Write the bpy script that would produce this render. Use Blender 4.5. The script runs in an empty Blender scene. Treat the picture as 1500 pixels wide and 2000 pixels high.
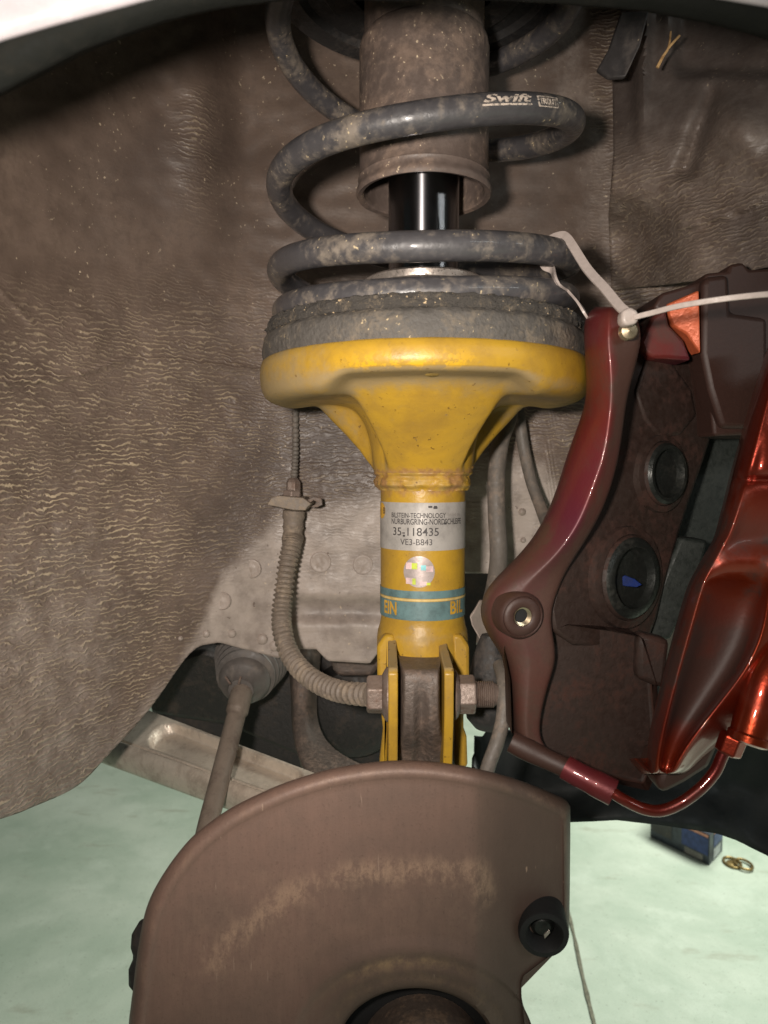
import bpy, bmesh, math, random
from mathutils import Vector, Matrix, noise as mnoise
random.seed(7)
R = math.radians
scene = bpy.context.scene
COL = scene.collection

# ------------------------------------------------------------------ camera, world, light
F = 1450.0                       # focal length in photo pixels (1500 x 2000)
PITCH = math.atan(80.0 / F)
cam_d = bpy.data.cameras.new('camera')
cam_d.sensor_fit = 'HORIZONTAL'
cam_d.sensor_width = 36.0
cam_d.lens = 36.0 * F / 1500.0
cam_d.clip_start = 0.02
cam_d.clip_end = 100.0
cam_d.dof.use_dof = True
cam_d.dof.focus_distance = 0.44
cam_d.dof.aperture_fstop = 17.0
cam = bpy.data.objects.new('camera', cam_d)
COL.objects.link(cam)
cam.location = (0, 0, 0)
cam.rotation_euler = (R(90) - PITCH, 0, 0)
scene.camera = cam

world = bpy.data.worlds.new('World')
scene.world = world
world.use_nodes = True
bg = world.node_tree.nodes['Background']
bg.inputs[0].default_value = (0.80, 0.95, 0.90, 1)
bg.inputs[1].default_value = 0.035

def look(ob, target):
    d = Vector(target) - ob.location
    ob.rotation_euler = d.to_track_quat('-Z', 'Y').to_euler()

# phone torch just left of and above the lens
ld = bpy.data.lights.new('torch', 'SPOT')
ld.energy = 11.5
ld.color = (1.0, 0.905, 0.81)
ld.shadow_soft_size = 0.012
ld.spot_size = R(112)
ld.spot_blend = 1.0
torch = bpy.data.objects.new('torch', ld)
COL.objects.link(torch)
torch.location = (-0.048, 0.0, 0.020)
look(torch, (-0.10, 0.5, 0.05))

# added unseen lamp behind the wheel well, brightens the floor
ad = bpy.data.lights.new('floor_fill_lamp', 'AREA')
ad.shape = 'RECTANGLE'; ad.size = 1.3; ad.size_y = 0.6
ad.energy = 37.0
ad.color = (0.97, 1.0, 0.90)
wl = bpy.data.objects.new('floor_fill_lamp', ad)
COL.objects.link(wl)
wl.location = (1.0, 1.35, 0.75)
look(wl, (0.55, 1.1, -0.65))

# ceiling tube of the workshop, behind and right of the photographer
cd = bpy.data.lights.new('ceiling_tube', 'AREA')
cd.shape = 'RECTANGLE'; cd.size = 1.2; cd.size_y = 0.12
cd.energy = 5.0
cd.color = (0.93, 1.0, 0.98)
cl = bpy.data.objects.new('ceiling_tube', cd)
COL.objects.link(cl)
cl.location = (1.3, -0.75, 0.55)
look(cl, (0.2, 0.45, -0.1))

scene.view_settings.view_transform = 'Standard'
scene.view_settings.look = 'None'
scene.view_settings.exposure = 0.0
scene.view_settings.gamma = 1.0
scene.view_settings.use_curve_mapping = False
try:
    scene.cycles.use_denoising = True
    scene.cycles.max_bounces = 6
    scene.cycles.sample_clamp_indirect = 4.0
except Exception:
    pass

# ------------------------------------------------------------------ helpers
CP, SP = math.cos(PITCH), math.sin(PITCH)
def ray(px, py):
    u = (px - 750.0) / F
    v = (1000.0 - py) / F
    return Vector((u, CP + SP * v, -SP + CP * v))
def P(px, py, Y):
    d = ray(px, py)
    return d * (Y / d.y)
def PZ(px, py, z):
    d = ray(px, py)
    return d * (z / d.z)
def pix(p):
    y = p.y * CP - p.z * SP
    z = p.y * SP + p.z * CP
    return 750 + F * p.x / y, 1000 - F * z / y

def lerp(a, b, t): return a + (b - a) * t
def sst(a, b, x):
    t = min(1.0, max(0.0, (x - a) / (b - a)))
    return t * t * (3 - 2 * t)
def poly(pts, x):
    if x <= pts[0][0]: return pts[0][1]
    for (x0, y0), (x1, y1) in zip(pts, pts[1:]):
        if x <= x1: return lerp(y0, y1, (x - x0) / (x1 - x0))
    return pts[-1][1]
def catmull(pts, n=12):
    out = []
    m = len(pts)
    for i in range(m - 1):
        p0 = pts[max(i - 1, 0)]; p1 = pts[i]; p2 = pts[i + 1]; p3 = pts[min(i + 2, m - 1)]
        for k in range(n):
            t = k / n
            out.append(0.5 * ((2 * p1) + (p2 - p0) * t + (2 * p0 - 5 * p1 + 4 * p2 - p3) * t * t + (3 * p1 - p0 - 3 * p2 + p3) * t * t * t))
    out.append(pts[-1])
    return out
def segdist(p, pts):
    best = 1e9
    for a, b in zip(pts, pts[1:]):
        ax, ay = a; bx, by = b
        dx, dy = bx - ax, by - ay
        t = max(0, min(1, ((p[0] - ax) * dx + (p[1] - ay) * dy) / (dx * dx + dy * dy)))
        best = min(best, math.hypot(p[0] - ax - t * dx, p[1] - ay - t * dy))
    return best

def tag(o, label, cat, group=None):
    o['label'] = label; o['category'] = cat
    if group: o['group'] = group
    return o
def thing(name, label, cat, loc, group=None):
    e = bpy.data.objects.new(name, None)
    e.empty_display_size = 0.02
    e.location = loc
    COL.objects.link(e)
    return tag(e, label, cat, group)
def attach(o, parent):
    if parent is not None:
        o.parent = parent
        o.matrix_parent_inverse = Matrix.Translation(-parent.location) if parent.type == 'EMPTY' else Matrix.Identity(4)
def obj(name, verts, faces, mat, parent=None, smooth=True, sharp=38, bevel=0, bseg=2, solid=0, sub=0, attr=None, solid_off=-1):
    me = bpy.data.meshes.new(name)
    me.from_pydata([tuple(v) for v in verts], [], faces)
    me.update()
    bm = bmesh.new(); bm.from_mesh(me)
    if not solid:
        bmesh.ops.recalc_face_normals(bm, faces=bm.faces)
    bm.to_mesh(me); bm.free()
    if attr:
        a = me.attributes.new('mask', 'FLOAT_COLOR', 'POINT')
        flat = []
        for c in attr: flat += [c[0], c[1], c[2], 1.0]
        a.data.foreach_set('color', flat)
    if smooth:
        me.polygons.foreach_set('use_smooth', [True] * len(me.polygons))
        if not sub:
            me.set_sharp_from_angle(angle=R(sharp))
    me.materials.append(mat)
    o = bpy.data.objects.new(name, me)
    COL.objects.link(o)
    if solid:
        m = o.modifiers.new('thick', 'SOLIDIFY'); m.thickness = solid; m.offset = solid_off
    if sub:
        m = o.modifiers.new('sub', 'SUBSURF'); m.levels = sub; m.render_levels = sub
    if bevel:
        m = o.modifiers.new('bevel', 'BEVEL'); m.width = bevel; m.segments = bseg; m.limit_method = 'ANGLE'; m.angle_limit = R(35)
        m.harden_normals = False
    attach(o, parent)
    return o

def basis(A):
    A = Vector(A).normalized()
    t = Vector((0, 0, 1)) if abs(A.z) < 0.9 else Vector((1, 0, 0))
    U = t.cross(A).normalized()
    return U, A.cross(U).normalized(), A
def lathe_data(prof, O, A=(0, 0, 1), n=64, rf=None, rot=0.0, cap=True):
    U, V, A = basis(A); O = Vector(O)
    vs, fs = [], []
    for (r, h) in prof:
        for k in range(n):
            a = 2 * math.pi * k / n + rot
            rr = r if rf is None else rf(r, h, a)
            vs.append(O + A * h + (U * math.cos(a) + V * math.sin(a)) * rr)
    m = len(prof)
    for i in range(m - 1):
        for k in range(n):
            k2 = (k + 1) % n
            fs.append((i * n + k, i * n + k2, (i + 1) * n + k2, (i + 1) * n + k))
    if cap:
        if prof[0][0] > 1e-6: fs.append(tuple(range(n)))
        if prof[-1][0] > 1e-6: fs.append(tuple(range((m - 1) * n, m * n)))
    return vs, fs
def lathe(name, prof, O, mat, parent=None, A=(0, 0, 1), n=64, rot=0.0, cap=True, rf=None, **k):
    vs, fs = lathe_data(prof, O, A, n, rf, rot, cap)
    return obj(name, vs, fs, mat, parent, **k)

def frames(path, up=None):
    T = []
    m = len(path)
    for i in range(m):
        T.append((path[min(i + 1, m - 1)] - path[max(i - 1, 0)]).normalized())
    N = []
    ref = Vector(up) if up else (Vector((0, 1, 0)) if abs(T[0].y) < 0.9 else Vector((1, 0, 0)))
    n0 = (ref - T[0] * ref.dot(T[0])).normalized()
    for t in T:
        n0 = (n0 - t * n0.dot(t)).normalized()
        N.append(n0.copy())
    B = [t.cross(n) for t, n in zip(T, N)]
    return T, N, B
def sweep(name, path, sec, mat, parent=None, up=None, caps=True, **k):
    """sec(i, t) -> list of (a, b) offsets along N, B"""
    T, N, B = frames(path, up)
    vs, fs = [], []
    m = len(path); ns = None
    for i, p in enumerate(path):
        s = sec(i, i / (m - 1)); ns = len(s)
        for a, b in s: vs.append(p + N[i] * a + B[i] * b)
    for i in range(m - 1):
        for j in range(ns):
            j2 = (j + 1) % ns
            fs.append((i * ns + j, i * ns + j2, (i + 1) * ns + j2, (i + 1) * ns + j))
    if caps:
        fs.append(tuple(range(ns))); fs.append(tuple(range((m - 1) * ns, m * ns)))
    return obj(name, vs, fs, mat, parent, **k)
def circ(r, n=16): return [(r * math.cos(2 * math.pi * q / n), r * math.sin(2 * math.pi * q / n)) for q in range(n)]
def tube(name, path, rad, mat, parent=None, n=16, **k):
    f = rad if callable(rad) else (lambda t: rad)
    return sweep(name, path, lambda i, t: circ(f(t), n), mat, parent, **k)
def pxpath(pts, n=12): return catmull([P(*p) for p in pts], n)

def prism(name, outline, Yf, th, mat, parent=None, bevel=0.001, inset=None, smooth=True, bseg=2, imat=None):
    """outline in photo pixels, front at depth Yf (number or function of px,py), real thickness th away from camera"""
    yf = Yf if callable(Yf) else (lambda a, b: Yf)
    bm = bmesh.new()
    fr = [bm.verts.new(P(a, b, yf(a, b))) for a, b in outline]
    bk = [bm.verts.new(v.co + Vector((0, th, 0))) for v in fr]
    f = bm.faces.new(fr); bm.faces.new(list(reversed(bk)))
    n = len(fr)
    for i in range(n):
        j = (i + 1) % n
        bm.faces.new((fr[j], fr[i], bk[i], bk[j]))
    if inset:
        bmesh.ops.inset_region(bm, faces=[f], thickness=inset[0], depth=0, use_even_offset=True)
        bmesh.ops.translate(bm, verts=list(f.verts), vec=(0, inset[1], 0))
        if imat: f.material_index = 1
    bmesh.ops.recalc_face_normals(bm, faces=bm.faces)
    me = bpy.data.meshes.new(name); bm.to_mesh(me); bm.free()
    if smooth:
        me.polygons.foreach_set('use_smooth', [True] * len(me.polygons))
        me.set_sharp_from_angle(angle=R(30))
    me.materials.append(mat)
    if imat: me.materials.append(imat)
    o = bpy.data.objects.new(name, me); COL.objects.link(o)
    if bevel:
        m = o.modifiers.new('bevel', 'BEVEL'); m.width = bevel; m.segments = bseg; m.limit_method = 'ANGLE'; m.angle_limit = R(30)
    attach(o, parent)
    return o
def rows(name, rws, mat, parent=None, solid=0, sub=0, attr=None, **k):
    nc = len(rws[0]); vs = [v for r in rws for v in r]; fs = []
    for i in range(len(rws) - 1):
        for j in range(nc - 1):
            fs.append((i * nc + j, (i + 1) * nc + j, (i + 1) * nc + j + 1, i * nc + j + 1))
    return obj(name, vs, fs, mat, parent, solid=solid, sub=sub, attr=attr, **k)

# ------------------------------------------------------------------ materials
def L(c):
    out = []
    for v in c:
        v = v / 255.0
        out.append(v / 12.92 if v <= 0.04045 else ((v + 0.055) / 1.055) ** 2.4)
    return tuple(out) + (1.0,)
class NT:
    def __init__(s, name):
        s.m = bpy.data.materials.new(name); s.m.use_nodes = True
        s.t = s.m.node_tree; s.b = s.t.nodes['Principled BSDF']
        s.co = s.n('ShaderNodeTexCoord').outputs['Object']
    def n(s, kind, **p):
        x = s.t.nodes.new(kind)
        for k, v in p.items(): setattr(x, k, v)
        return x
    def put(s, sock, v):
        if hasattr(v, 'is_output') or isinstance(v, bpy.types.NodeSocket): s.t.links.new(v, sock)
        else: sock.default_value = v
    def noise(s, scale, detail=6, rough=0.6, dist=0.0, vec=None):
        x = s.n('ShaderNodeTexNoise')
        s.put(x.inputs['Vector'], vec or s.co)
        x.inputs['Scale'].default_value = scale; x.inputs['Detail'].default_value = detail
        x.inputs['Roughness'].default_value = rough; x.inputs['Distortion'].default_value = dist
        return x.outputs[0]
    def mapping(s, scale, loc=(0, 0, 0), rot=(0, 0, 0)):
        x = s.n('ShaderNodeMapping'); s.put(x.inputs['Vector'], s.co)
        x.inputs['Scale'].default_value = scale; x.inputs['Location'].default_value = loc; x.inputs['Rotation'].default_value = rot
        return x.outputs[0]
    def ramp(s, v, a, b, lo=0.0, hi=1.0):
        x = s.n('ShaderNodeMapRange'); x.interpolation_type = 'SMOOTHSTEP'
        s.put(x.inputs[0], v); x.inputs[1].default_value = a; x.inputs[2].default_value = b
        x.inputs[3].default_value = lo; x.inputs[4].default_value = hi
        return x.outputs[0]
    def math(s, op, a, b=0.0):
        x = s.n('ShaderNodeMath', operation=op); s.put(x.inputs[0], a); s.put(x.inputs[1], b)
        return x.outputs[0]
    def mix(s, f, a, b, blend='MIX'):
        x = s.n('ShaderNodeMix', data_type='RGBA', blend_type=blend)
        s.put(x.inputs[0], f); s.put(x.inputs[6], a); s.put(x.inputs[7], b)
        return x.outputs[2]
    def attr(s):
        x = s.n('ShaderNodeAttribute'); x.attribute_name = 'mask'
        y = s.n('ShaderNodeSeparateColor'); s.put(y.inputs[0], x.outputs['Color'])
        return y.outputs
    def bump(s, h, strength=0.4, dist=0.001, prev=None):
        x = s.n('ShaderNodeBump'); x.inputs['Strength'].default_value = strength; x.inputs['Distance'].default_value = dist
        s.put(x.inputs['Height'], h)
        if prev is not None: s.put(x.inputs['Normal'], prev)
        return x.outputs[0]
    def done(s, col=None, rough=None, metal=None, normal=None, coat=None, spec=None):
        for k, v in (('Base Color', col), ('Roughness', rough), ('Metallic', metal), ('Normal', normal), ('Coat Weight', coat), ('Specular IOR Level', spec)):
            if v is not None: s.put(s.b.inputs[k], v)
        return s.m

def dirty(name, col, dirt, amt=0.4, sc=45, rough=0.6, metal=0.0, bump=0.25, bsc=500, speck=None, spamt=0.5, coat=0.0, spec=0.5, stretch=(1, 1, 1)):
    t = NT(name)
    vec = t.mapping(stretch) if stretch != (1, 1, 1) else None
    n1 = t.noise(sc, 8, 0.68, 0.3, vec)
    n2 = t.noise(sc * 6, 5, 0.6, 0, vec)
    m = t.math('ADD', t.math('MULTIPLY', n1, 0.7), t.math('MULTIPLY', n2, 0.3))
    f = t.ramp(m, 0.62 - 0.3 * amt, 0.78 - 0.3 * amt)
    c = t.mix(f, L(col), L(dirt))
    c = t.mix(0.55, c, t.mix(n2, (0.35, 0.35, 0.35, 1), (1.0, 1.0, 1.0, 1)), 'MULTIPLY')
    c = t.mix(1.0, c, (1.45, 1.45, 1.45, 1), 'MULTIPLY')
    n3 = t.noise(bsc, 4, 0.6)
    if speck:
        s1 = t.ramp(t.noise(420, 2, 0.5), 0.66, 0.72)
        s2 = t.ramp(n1, 0.66 - 0.3 * spamt, 0.74 - 0.3 * spamt)
        c = t.mix(t.math('MULTIPLY', s1, s2), c, L(speck))
    r = t.ramp(n2, 0.3, 0.75, max(0.05, rough - 0.12), min(1, rough + 0.15))
    r = t.math('ADD', r, t.math('MULTIPLY', f, 0.1))
    nb = t.bump(t.math('ADD', n3, t.math('MULTIPLY', n2, 1.5)), bump, 0.0008)
    return t.done(c, r, metal, nb, coat if coat else None, spec)

M = {}
# spray-on undercoating over grey body panel; mask r = ripple strength, g = bare grey paint and painted sheen, b = grime, darker tone and painted groove shade
t = NT('wheel_well_undercoat')
ms = t.attr()
w1 = t.noise(11, 3, 0.5, 0.0)
def wave(sc, dist, dsc, vec):
    x = t.n('ShaderNodeTexWave', wave_type='BANDS', bands_direction='Z', wave_profile='SIN')
    t.put(x.inputs['Vector'], vec)
    x.inputs['Scale'].default_value = sc; x.inputs['Distortion'].default_value = dist
    x.inputs['Detail'].default_value = 3.0; x.inputs['Detail Scale'].default_value = dsc; x.inputs['Detail Roughness'].default_value = 0.62
    return x.outputs['Fac']
n = wave(88, 10.0, 1.0, t.mapping((0.74, 0.74, 1.0), (0, 0, 0), (0, R(5), 0)))
n_b = wave(112, 9.0, 1.1, t.mapping((0.85, 0.85, 1.0), (1.3, 0.2, 0.4), (0, R(-4), 0)))
sel = t.ramp(t.noise(45, 3, 0.5), 0.42, 0.58)
nn = t.math('ADD', t.math('MULTIPLY', n, sel), t.math('MULTIPLY', n_b, t.math('SUBTRACT', 1.0, sel)))
brk = t.ramp(t.noise(1.0, 4, 0.65, 0, t.mapping((70, 70, 150))), 0.34, 0.58)
lines = t.math('MULTIPLY', t.ramp(nn, 0.56, 0.96), brk)
n = nn
patch = t.ramp(t.noise(22, 5, 0.65), 0.30, 0.62, 0.25, 1)
rip = t.math('MULTIPLY', t.math('MULTIPLY', lines, patch), ms[0])
nf = t.noise(160, 6, 0.65); ng = t.noise(20, 6, 0.6)
dark = t.mix(t.ramp(ng, 0.3, 0.7), L((97, 82, 73)), L((120, 103, 92)))
dark = t.mix(t.ramp(nf, 0.35, 0.7, 0, 0.5), dark, L((78, 64, 56)))
dark = t.mix(t.math('MULTIPLY', rip, 0.72), dark, L((206, 186, 156)))
grey = t.mix(t.ramp(t.noise(55, 7, 0.65), 0.35, 0.7), L((172, 159, 150)), L((138, 126, 118)))
grey = t.mix(t.ramp(t.noise(190, 3, 0.6), 0.68, 0.73, 0, 0.8), grey, L((92, 76, 66)))
edge = t.math('ADD', ms[1], t.math('MULTIPLY', t.math('SUBTRACT', t.noise(70, 9, 0.8), 0.5), 0.8))
gm = t.ramp(edge, 0.20, 0.80)
c = t.mix(gm, dark, grey)
c = t.mix(t.math('MULTIPLY', ms[2], 0.85), c, L((66, 62, 63)))
sp = t.math('MULTIPLY', t.ramp(t.noise(330, 2, 0.5), 0.685, 0.72), t.ramp(t.noise(17, 4, 0.6), 0.42, 0.62))
c = t.mix(t.math('MULTIPLY', sp, 0.75), c, L((205, 186, 160)))
hgt = t.math('ADD', t.math('MULTIPLY', rip, 1.6), t.math('ADD', t.math('MULTIPLY', nf, 0.6), t.math('MULTIPLY', n, t.math('MULTIPLY', ms[0], 0.9))))
nb = t.bump(hgt, 0.45, 0.0012)
M['under'] = t.done(c, t.ramp(nf, 0.3, 0.7, 0.38, 0.58), 0.0, nb, None, 0.55)

M['tube_black'] = dirty('dusty_black_steel', (92, 80, 74), (116, 99, 88), 0.55, 35, 0.55, 0, 0.25, 700, (215, 195, 165), 0.6)
M['spring'] = dirty('spring_enamel', (66, 64, 66), (112, 103, 94), 0.5, 34, 0.44, 0, 0.2, 420, (190, 172, 140), 0.62, 0.25)
M['rubber'] = dirty('dusty_rubber', (76, 72, 68), (100, 91, 80), 0.5, 60, 0.7, 0, 0.7, 420, (185, 165, 130), 0.55)
M['rubber_dirt'] = dirty('caked_dirt', (62, 58, 54), (98, 88, 75), 0.42, 170, 0.95, 0, 1.0, 500, (214, 188, 150), 0.75)
M['rubber_dark'] = dirty('dark_rubber', (44, 43, 43), (66, 60, 56), 0.45, 45, 0.6, 0, 0.35, 500)
M['hose'] = dirty('hose_rubber', (96, 90, 84), (120, 108, 98), 0.5, 45, 0.6, 0, 0.3, 500)
M['hose_sleeve'] = dirty('dusty_spring_sleeve', (112, 101, 91), (134, 120, 105), 0.5, 60, 0.6, 0, 0.35, 700)
M['iron'] = dirty('cast_iron', (88, 78, 72), (110, 94, 84), 0.5, 55, 0.55, 0.2, 0.5, 420)
M['iron_dark'] = dirty('cast_iron_dark', (40, 37, 36), (60, 52, 47), 0.45, 45, 0.6, 0.1, 0.4, 420)
M['boot'] = dirty('boot_rubber', (84, 79, 76), (100, 92, 86), 0.4, 40, 0.55, 0, 0.12, 500)
M['rod'] = dirty('rod_steel', (118, 107, 97), (98, 86, 77), 0.5, 60, 0.5, 0.2, 0.3, 420)
M['bolt'] = dirty('weathered_bolt_steel', (124, 110, 102), (104, 86, 76), 0.5, 90, 0.5, 0.35, 0.3, 700)
M['steel_arm'] = dirty('stamped_steel', (196, 184, 170), (164, 151, 138), 0.5, 40, 0.42, 0.35, 0.3, 500, (230, 215, 190), 0.3)
M['zinc'] = dirty('zinc_cap', (168, 158, 150), (130, 116, 104), 0.4, 60, 0.35, 0.7, 0.15, 500)
M['grey_paint'] = dirty('grey_body_paint', (150, 138, 130), (130, 118, 109), 0.5, 60, 0.5, 0, 0.25, 300)
M['lip'] = dirty('black_arch_lip', (17, 18, 16), (25, 24, 21), 0.4, 30, 0.9, 0, 0.3, 400, (84, 78, 62), 0.2, 0.0, 0.12)
M['pearl'] = dirty('white_car_paint', (150, 144, 147), (138, 131, 133), 0.4, 12, 0.3, 0, 0.03, 200, None, 0, 0.6)
M['liner'] = dirty('dark_liner_plastic', (60, 57, 57), (84, 77, 73), 0.5, 24, 0.55, 0, 0.4, 220, (190, 172, 145), 0.5)
M['tray'] = dirty('black_undertray_plastic', (30, 33, 33), (40, 42, 41), 0.4, 12, 0.65, 0, 0.2, 200)
M['tie'] = dirty('white_nylon', (168, 156, 150), (146, 134, 128), 0.4, 70, 0.4, 0, 0.1, 300)
M['twig'] = dirty('dry_straw', (196, 158, 108), (150, 112, 72), 0.5, 200, 0.8, 0, 0.3, 600)

# yellow paint: mask r = dirt
t = NT('yellow_enamel')
ms = t.attr()
n1 = t.noise(42, 8, 0.68, 0.3); n2 = t.noise(300, 5, 0.6)
c = t.mix(t.ramp(n1, 0.35, 0.7), L((178, 140, 44)), L((156, 122, 48)))
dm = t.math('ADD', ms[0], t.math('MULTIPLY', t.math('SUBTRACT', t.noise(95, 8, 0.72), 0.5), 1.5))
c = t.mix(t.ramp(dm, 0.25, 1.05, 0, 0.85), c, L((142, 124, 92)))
c = t.mix(t.math('MULTIPLY', t.ramp(t.noise(300, 3, 0.6), 0.64, 0.69, 0, 0.85), t.ramp(t.noise(60, 4, 0.6), 0.42, 0.58)), c, L((96, 68, 30)))
c = t.mix(t.math('MULTIPLY', t.ramp(t.noise(150, 6, 0.75), 0.60, 0.68, 0, 0.7), t.ramp(n1, 0.5, 0.6)), c, L((150, 126, 84)))
rm = t.math('ADD', ms[1], t.math('MULTIPLY', t.math('SUBTRACT', t.noise(140, 6, 0.7), 0.5), 1.3))
c = t.mix(t.ramp(rm, 0.45, 0.9), c, t.mix(n2, L((120, 76, 40)), L((176, 140, 92))))
ch = t.math('MULTIPLY', ms[2], t.ramp(t.noise(120, 6, 0.7), 0.5, 0.56))
c = t.mix(ch, c, L((216, 168, 24)))
nb = t.bump(t.math('ADD', t.math('MULTIPLY', n2, 1.0), t.math('MULTIPLY', t.noise(90, 4, 0.6), t.math('ADD', t.math('MULTIPLY', ms[1], 6.0), 0.4))), 0.25, 0.0008)
M['yellow'] = t.done(c, t.ramp(dm, 0.3, 0.9, 0.40, 0.7), 0.0, nb, None, 0.4)

# shield: mask r = scuffed ring, g = oil plus painted shade on the right, b = hub dust
t = NT('brown_heat_stained_steel')
ms = t.attr()
vec = t.mapping((1, 1, 0.12))
n1 = t.noise(24, 7, 0.65); n2 = t.noise(420, 4, 0.6, 0, vec); n3 = t.noise(120, 7, 0.72, 0, t.mapping((1, 1, 0.3)))
c = t.mix(t.ramp(n1, 0.3, 0.72), L((124, 98, 87)), L((108, 87, 77)))
c = t.mix(t.ramp(n2, 0.3, 0.75, 0, 0.22), c, L((92, 74, 66)))
c = t.mix(t.math('MULTIPLY', ms[1], 0.82), c, L((70, 56, 48)))
n4 = t.noise(80, 9, 0.82, 0.2, t.mapping((1, 1, 0.75)))
wr = t.math('MULTIPLY', t.ramp(t.math('ADD', t.math('MULTIPLY', n4, 0.6), t.math('MULTIPLY', t.noise(260, 7, 0.75, 0, t.mapping((1, 1, 0.4))), 0.4)), 0.44, 0.60), ms[0])
c = t.mix(t.math('MULTIPLY', wr, 0.48), c, L((176, 146, 122)))
c = t.mix(t.math('MULTIPLY', ms[2], t.ramp(n4, 0.42, 0.66)), c, L((158, 130, 98)))
c = t.mix(t.math('MULTIPLY', t.ramp(t.noise(300, 2, 0.5, 0, t.mapping((1, 1, 0.35), (3, 1, 2), (0, R(20), 0))), 0.74, 0.79), t.ramp(t.noise(15, 3, 0.5), 0.55, 0.7, 0, 0.6)), c, L((180, 150, 128)))
sc1 = t.math('MULTIPLY', t.ramp(t.noise(1.0, 2, 0.5, 0.1, t.mapping((520, 520, 46), (0, 0, 0), (0, R(9), 0))), 0.70, 0.76), t.ramp(t.noise(19, 4, 0.6), 0.50, 0.62))
sc2 = t.math('MULTIPLY', t.ramp(t.noise(1.0, 2, 0.5, 0.1, t.mapping((430, 430, 60), (4, 2, 1), (0, R(-28), 0))), 0.73, 0.78), t.ramp(t.noise(23, 4, 0.6, 0, t.mapping((1, 1, 1), (7, 3, 2))), 0.52, 0.62))
c = t.mix(t.math('MULTIPLY', t.math('MAXIMUM', sc1, sc2), 0.55), c, L((176, 152, 134)))
pit = t.noise(700, 4, 0.7)
c = t.mix(t.ramp(pit, 0.56, 0.70, 0, 0.35), c, L((66, 50, 44)))
nb = t.bump(t.math('ADD', t.math('ADD', n2, t.math('MULTIPLY', pit, 0.9)), t.math('MULTIPLY', n3, ms[0])), 0.22, 0.0006)
M['shield'] = t.done(c, t.ramp(n1, 0.3, 0.7, 0.48, 0.62), 0.1, nb)

# metallic red caliper paint with brake dust; mask r = brake dust and painted shade
def caliper_mat(name, dust_lo, dust_hi, metal, rough, base=(150, 34, 16), coat=0.8, use_mask=False, dust_shade_c=(60, 41, 33)):
    t = NT(name)
    n1 = t.noise(26, 7, 0.66, 0.4); n2 = t.noise(500, 4, 0.6)
    d = t.ramp(n1, dust_lo, dust_hi)
    if use_mask:
        d = t.math('MINIMUM', t.math('ADD', d, t.math('MULTIPLY', t.attr()[0], t.ramp(n1, 0.2, 0.6, 0.75, 1.0))), 1.0)
    c = t.mix(t.ramp(t.noise(14, 3, 0.5), 0.35, 0.65), L(base), L((base[0] * 0.86, base[1] * 0.75, base[2] * 1.4)))
    c = t.mix(t.math('MULTIPLY', d, 0.93), c, t.mix(n2, L(dust_shade_c), L(tuple(v * 0.8 for v in dust_shade_c))))
    inv = t.math('SUBTRACT', 1.0, d)
    return t.done(c, t.ramp(d, 0, 1, rough, 0.55), t.math('MULTIPLY', inv, metal), t.bump(t.math('ADD', n2, t.math('MULTIPLY', n1, 2.0)), 0.16, 0.0008), t.math('MULTIPLY', inv, coat))
M['candy'] = caliper_mat('candy_red_paint', 0.47, 0.74, 0.8, 0.32, (150, 54, 18), 0.7, True, (62, 46, 40))
M['pipe_red'] = caliper_mat('pipe_red_paint', 0.45, 0.72, 0.6, 0.34, (112, 34, 18), 0.6, False, (64, 44, 36))
M['candy_leg'] = caliper_mat('candy_red_paint_dust_and_shade', 0.44, 0.74, 0.35, 0.45, (108, 38, 34), 0.25, True, (76, 53, 43))
M['candy_dust'] = caliper_mat('brake_dusted_paint', 0.10, 0.40, 0.3, 0.45, (100, 40, 28), 0.1)
M['cav'] = dirty('dust_and_shade_brown', (40, 26, 20), (54, 31, 23), 0.5, 40, 0.7, 0, 0.3, 400)  # brake dust brown, darkened for the shade inside the caliper
M['pad_shade'] = dirty('pad_backing_and_shade', (29, 34, 31), (40, 44, 41), 0.5, 40, 0.6, 0, 0.3, 400)  # brake pad, also the dark panel that stands for shade
M['lit_orange'] = dirty('lit_caliper_paint', (186, 92, 58), (160, 70, 42), 0.4, 60, 0.45, 0.2, 0.3, 500)
M['piston'] = dirty('piston_dark', (34, 36, 34), (46, 46, 42), 0.4, 60, 0.4, 0.3, 0.2, 500)
def flat(name, col, rough=0.5, metal=0.0, var=0.12, sc=120):
    t = NT(name)
    n1 = t.noise(sc, 6, 0.65)
    d = tuple(max(0, v * (1 - 2.2 * var)) for v in col)
    return t.done(t.mix(t.ramp(n1, 0.35, 0.75), L(col), L(d)), t.ramp(n1, 0.3, 0.7, rough - 0.05, rough + 0.1), metal, t.bump(t.noise(600, 3, 0.5), 0.08, 0.0005))
M['blue'] = flat('blue_seal', (14, 40, 104), 0.4)
M['thread'] = flat('bright_thread', (196, 178, 150), 0.25, 0.9)
M['label'] = flat('silver_label', (168, 163, 158), 0.5, 0.12, 0.08, 90)
M['ink'] = flat('label_ink', (62, 58, 58), 0.6)
M['inkfaint'] = flat('label_ink_faint', (140, 134, 130), 0.6)
M['holo'] = flat('hologram_silver', (190, 176, 172), 0.3, 0.4)
M['pink'] = flat('hologram_pink', (226, 196, 196), 0.3)
M['lime'] = flat('hologram_lime', (200, 216, 80), 0.3)
M['cyan'] = flat('hologram_cyan', (140, 214, 220), 0.3)
M['teal'] = flat('teal_band', (100, 128, 130), 0.5, 0, 0.12)
M['cream'] = flat('cream_line', (214, 186, 122), 0.5)
M['gold'] = flat('band_lettering', (206, 158, 52), 0.5, 0, 0.15)
M['dimple'] = flat('dusty_yellow', (168, 138, 70), 0.6)
M['white'] = flat('print_white', (206, 190, 176), 0.5, 0, 0.12, 500)
t = NT('worn_print')
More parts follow.
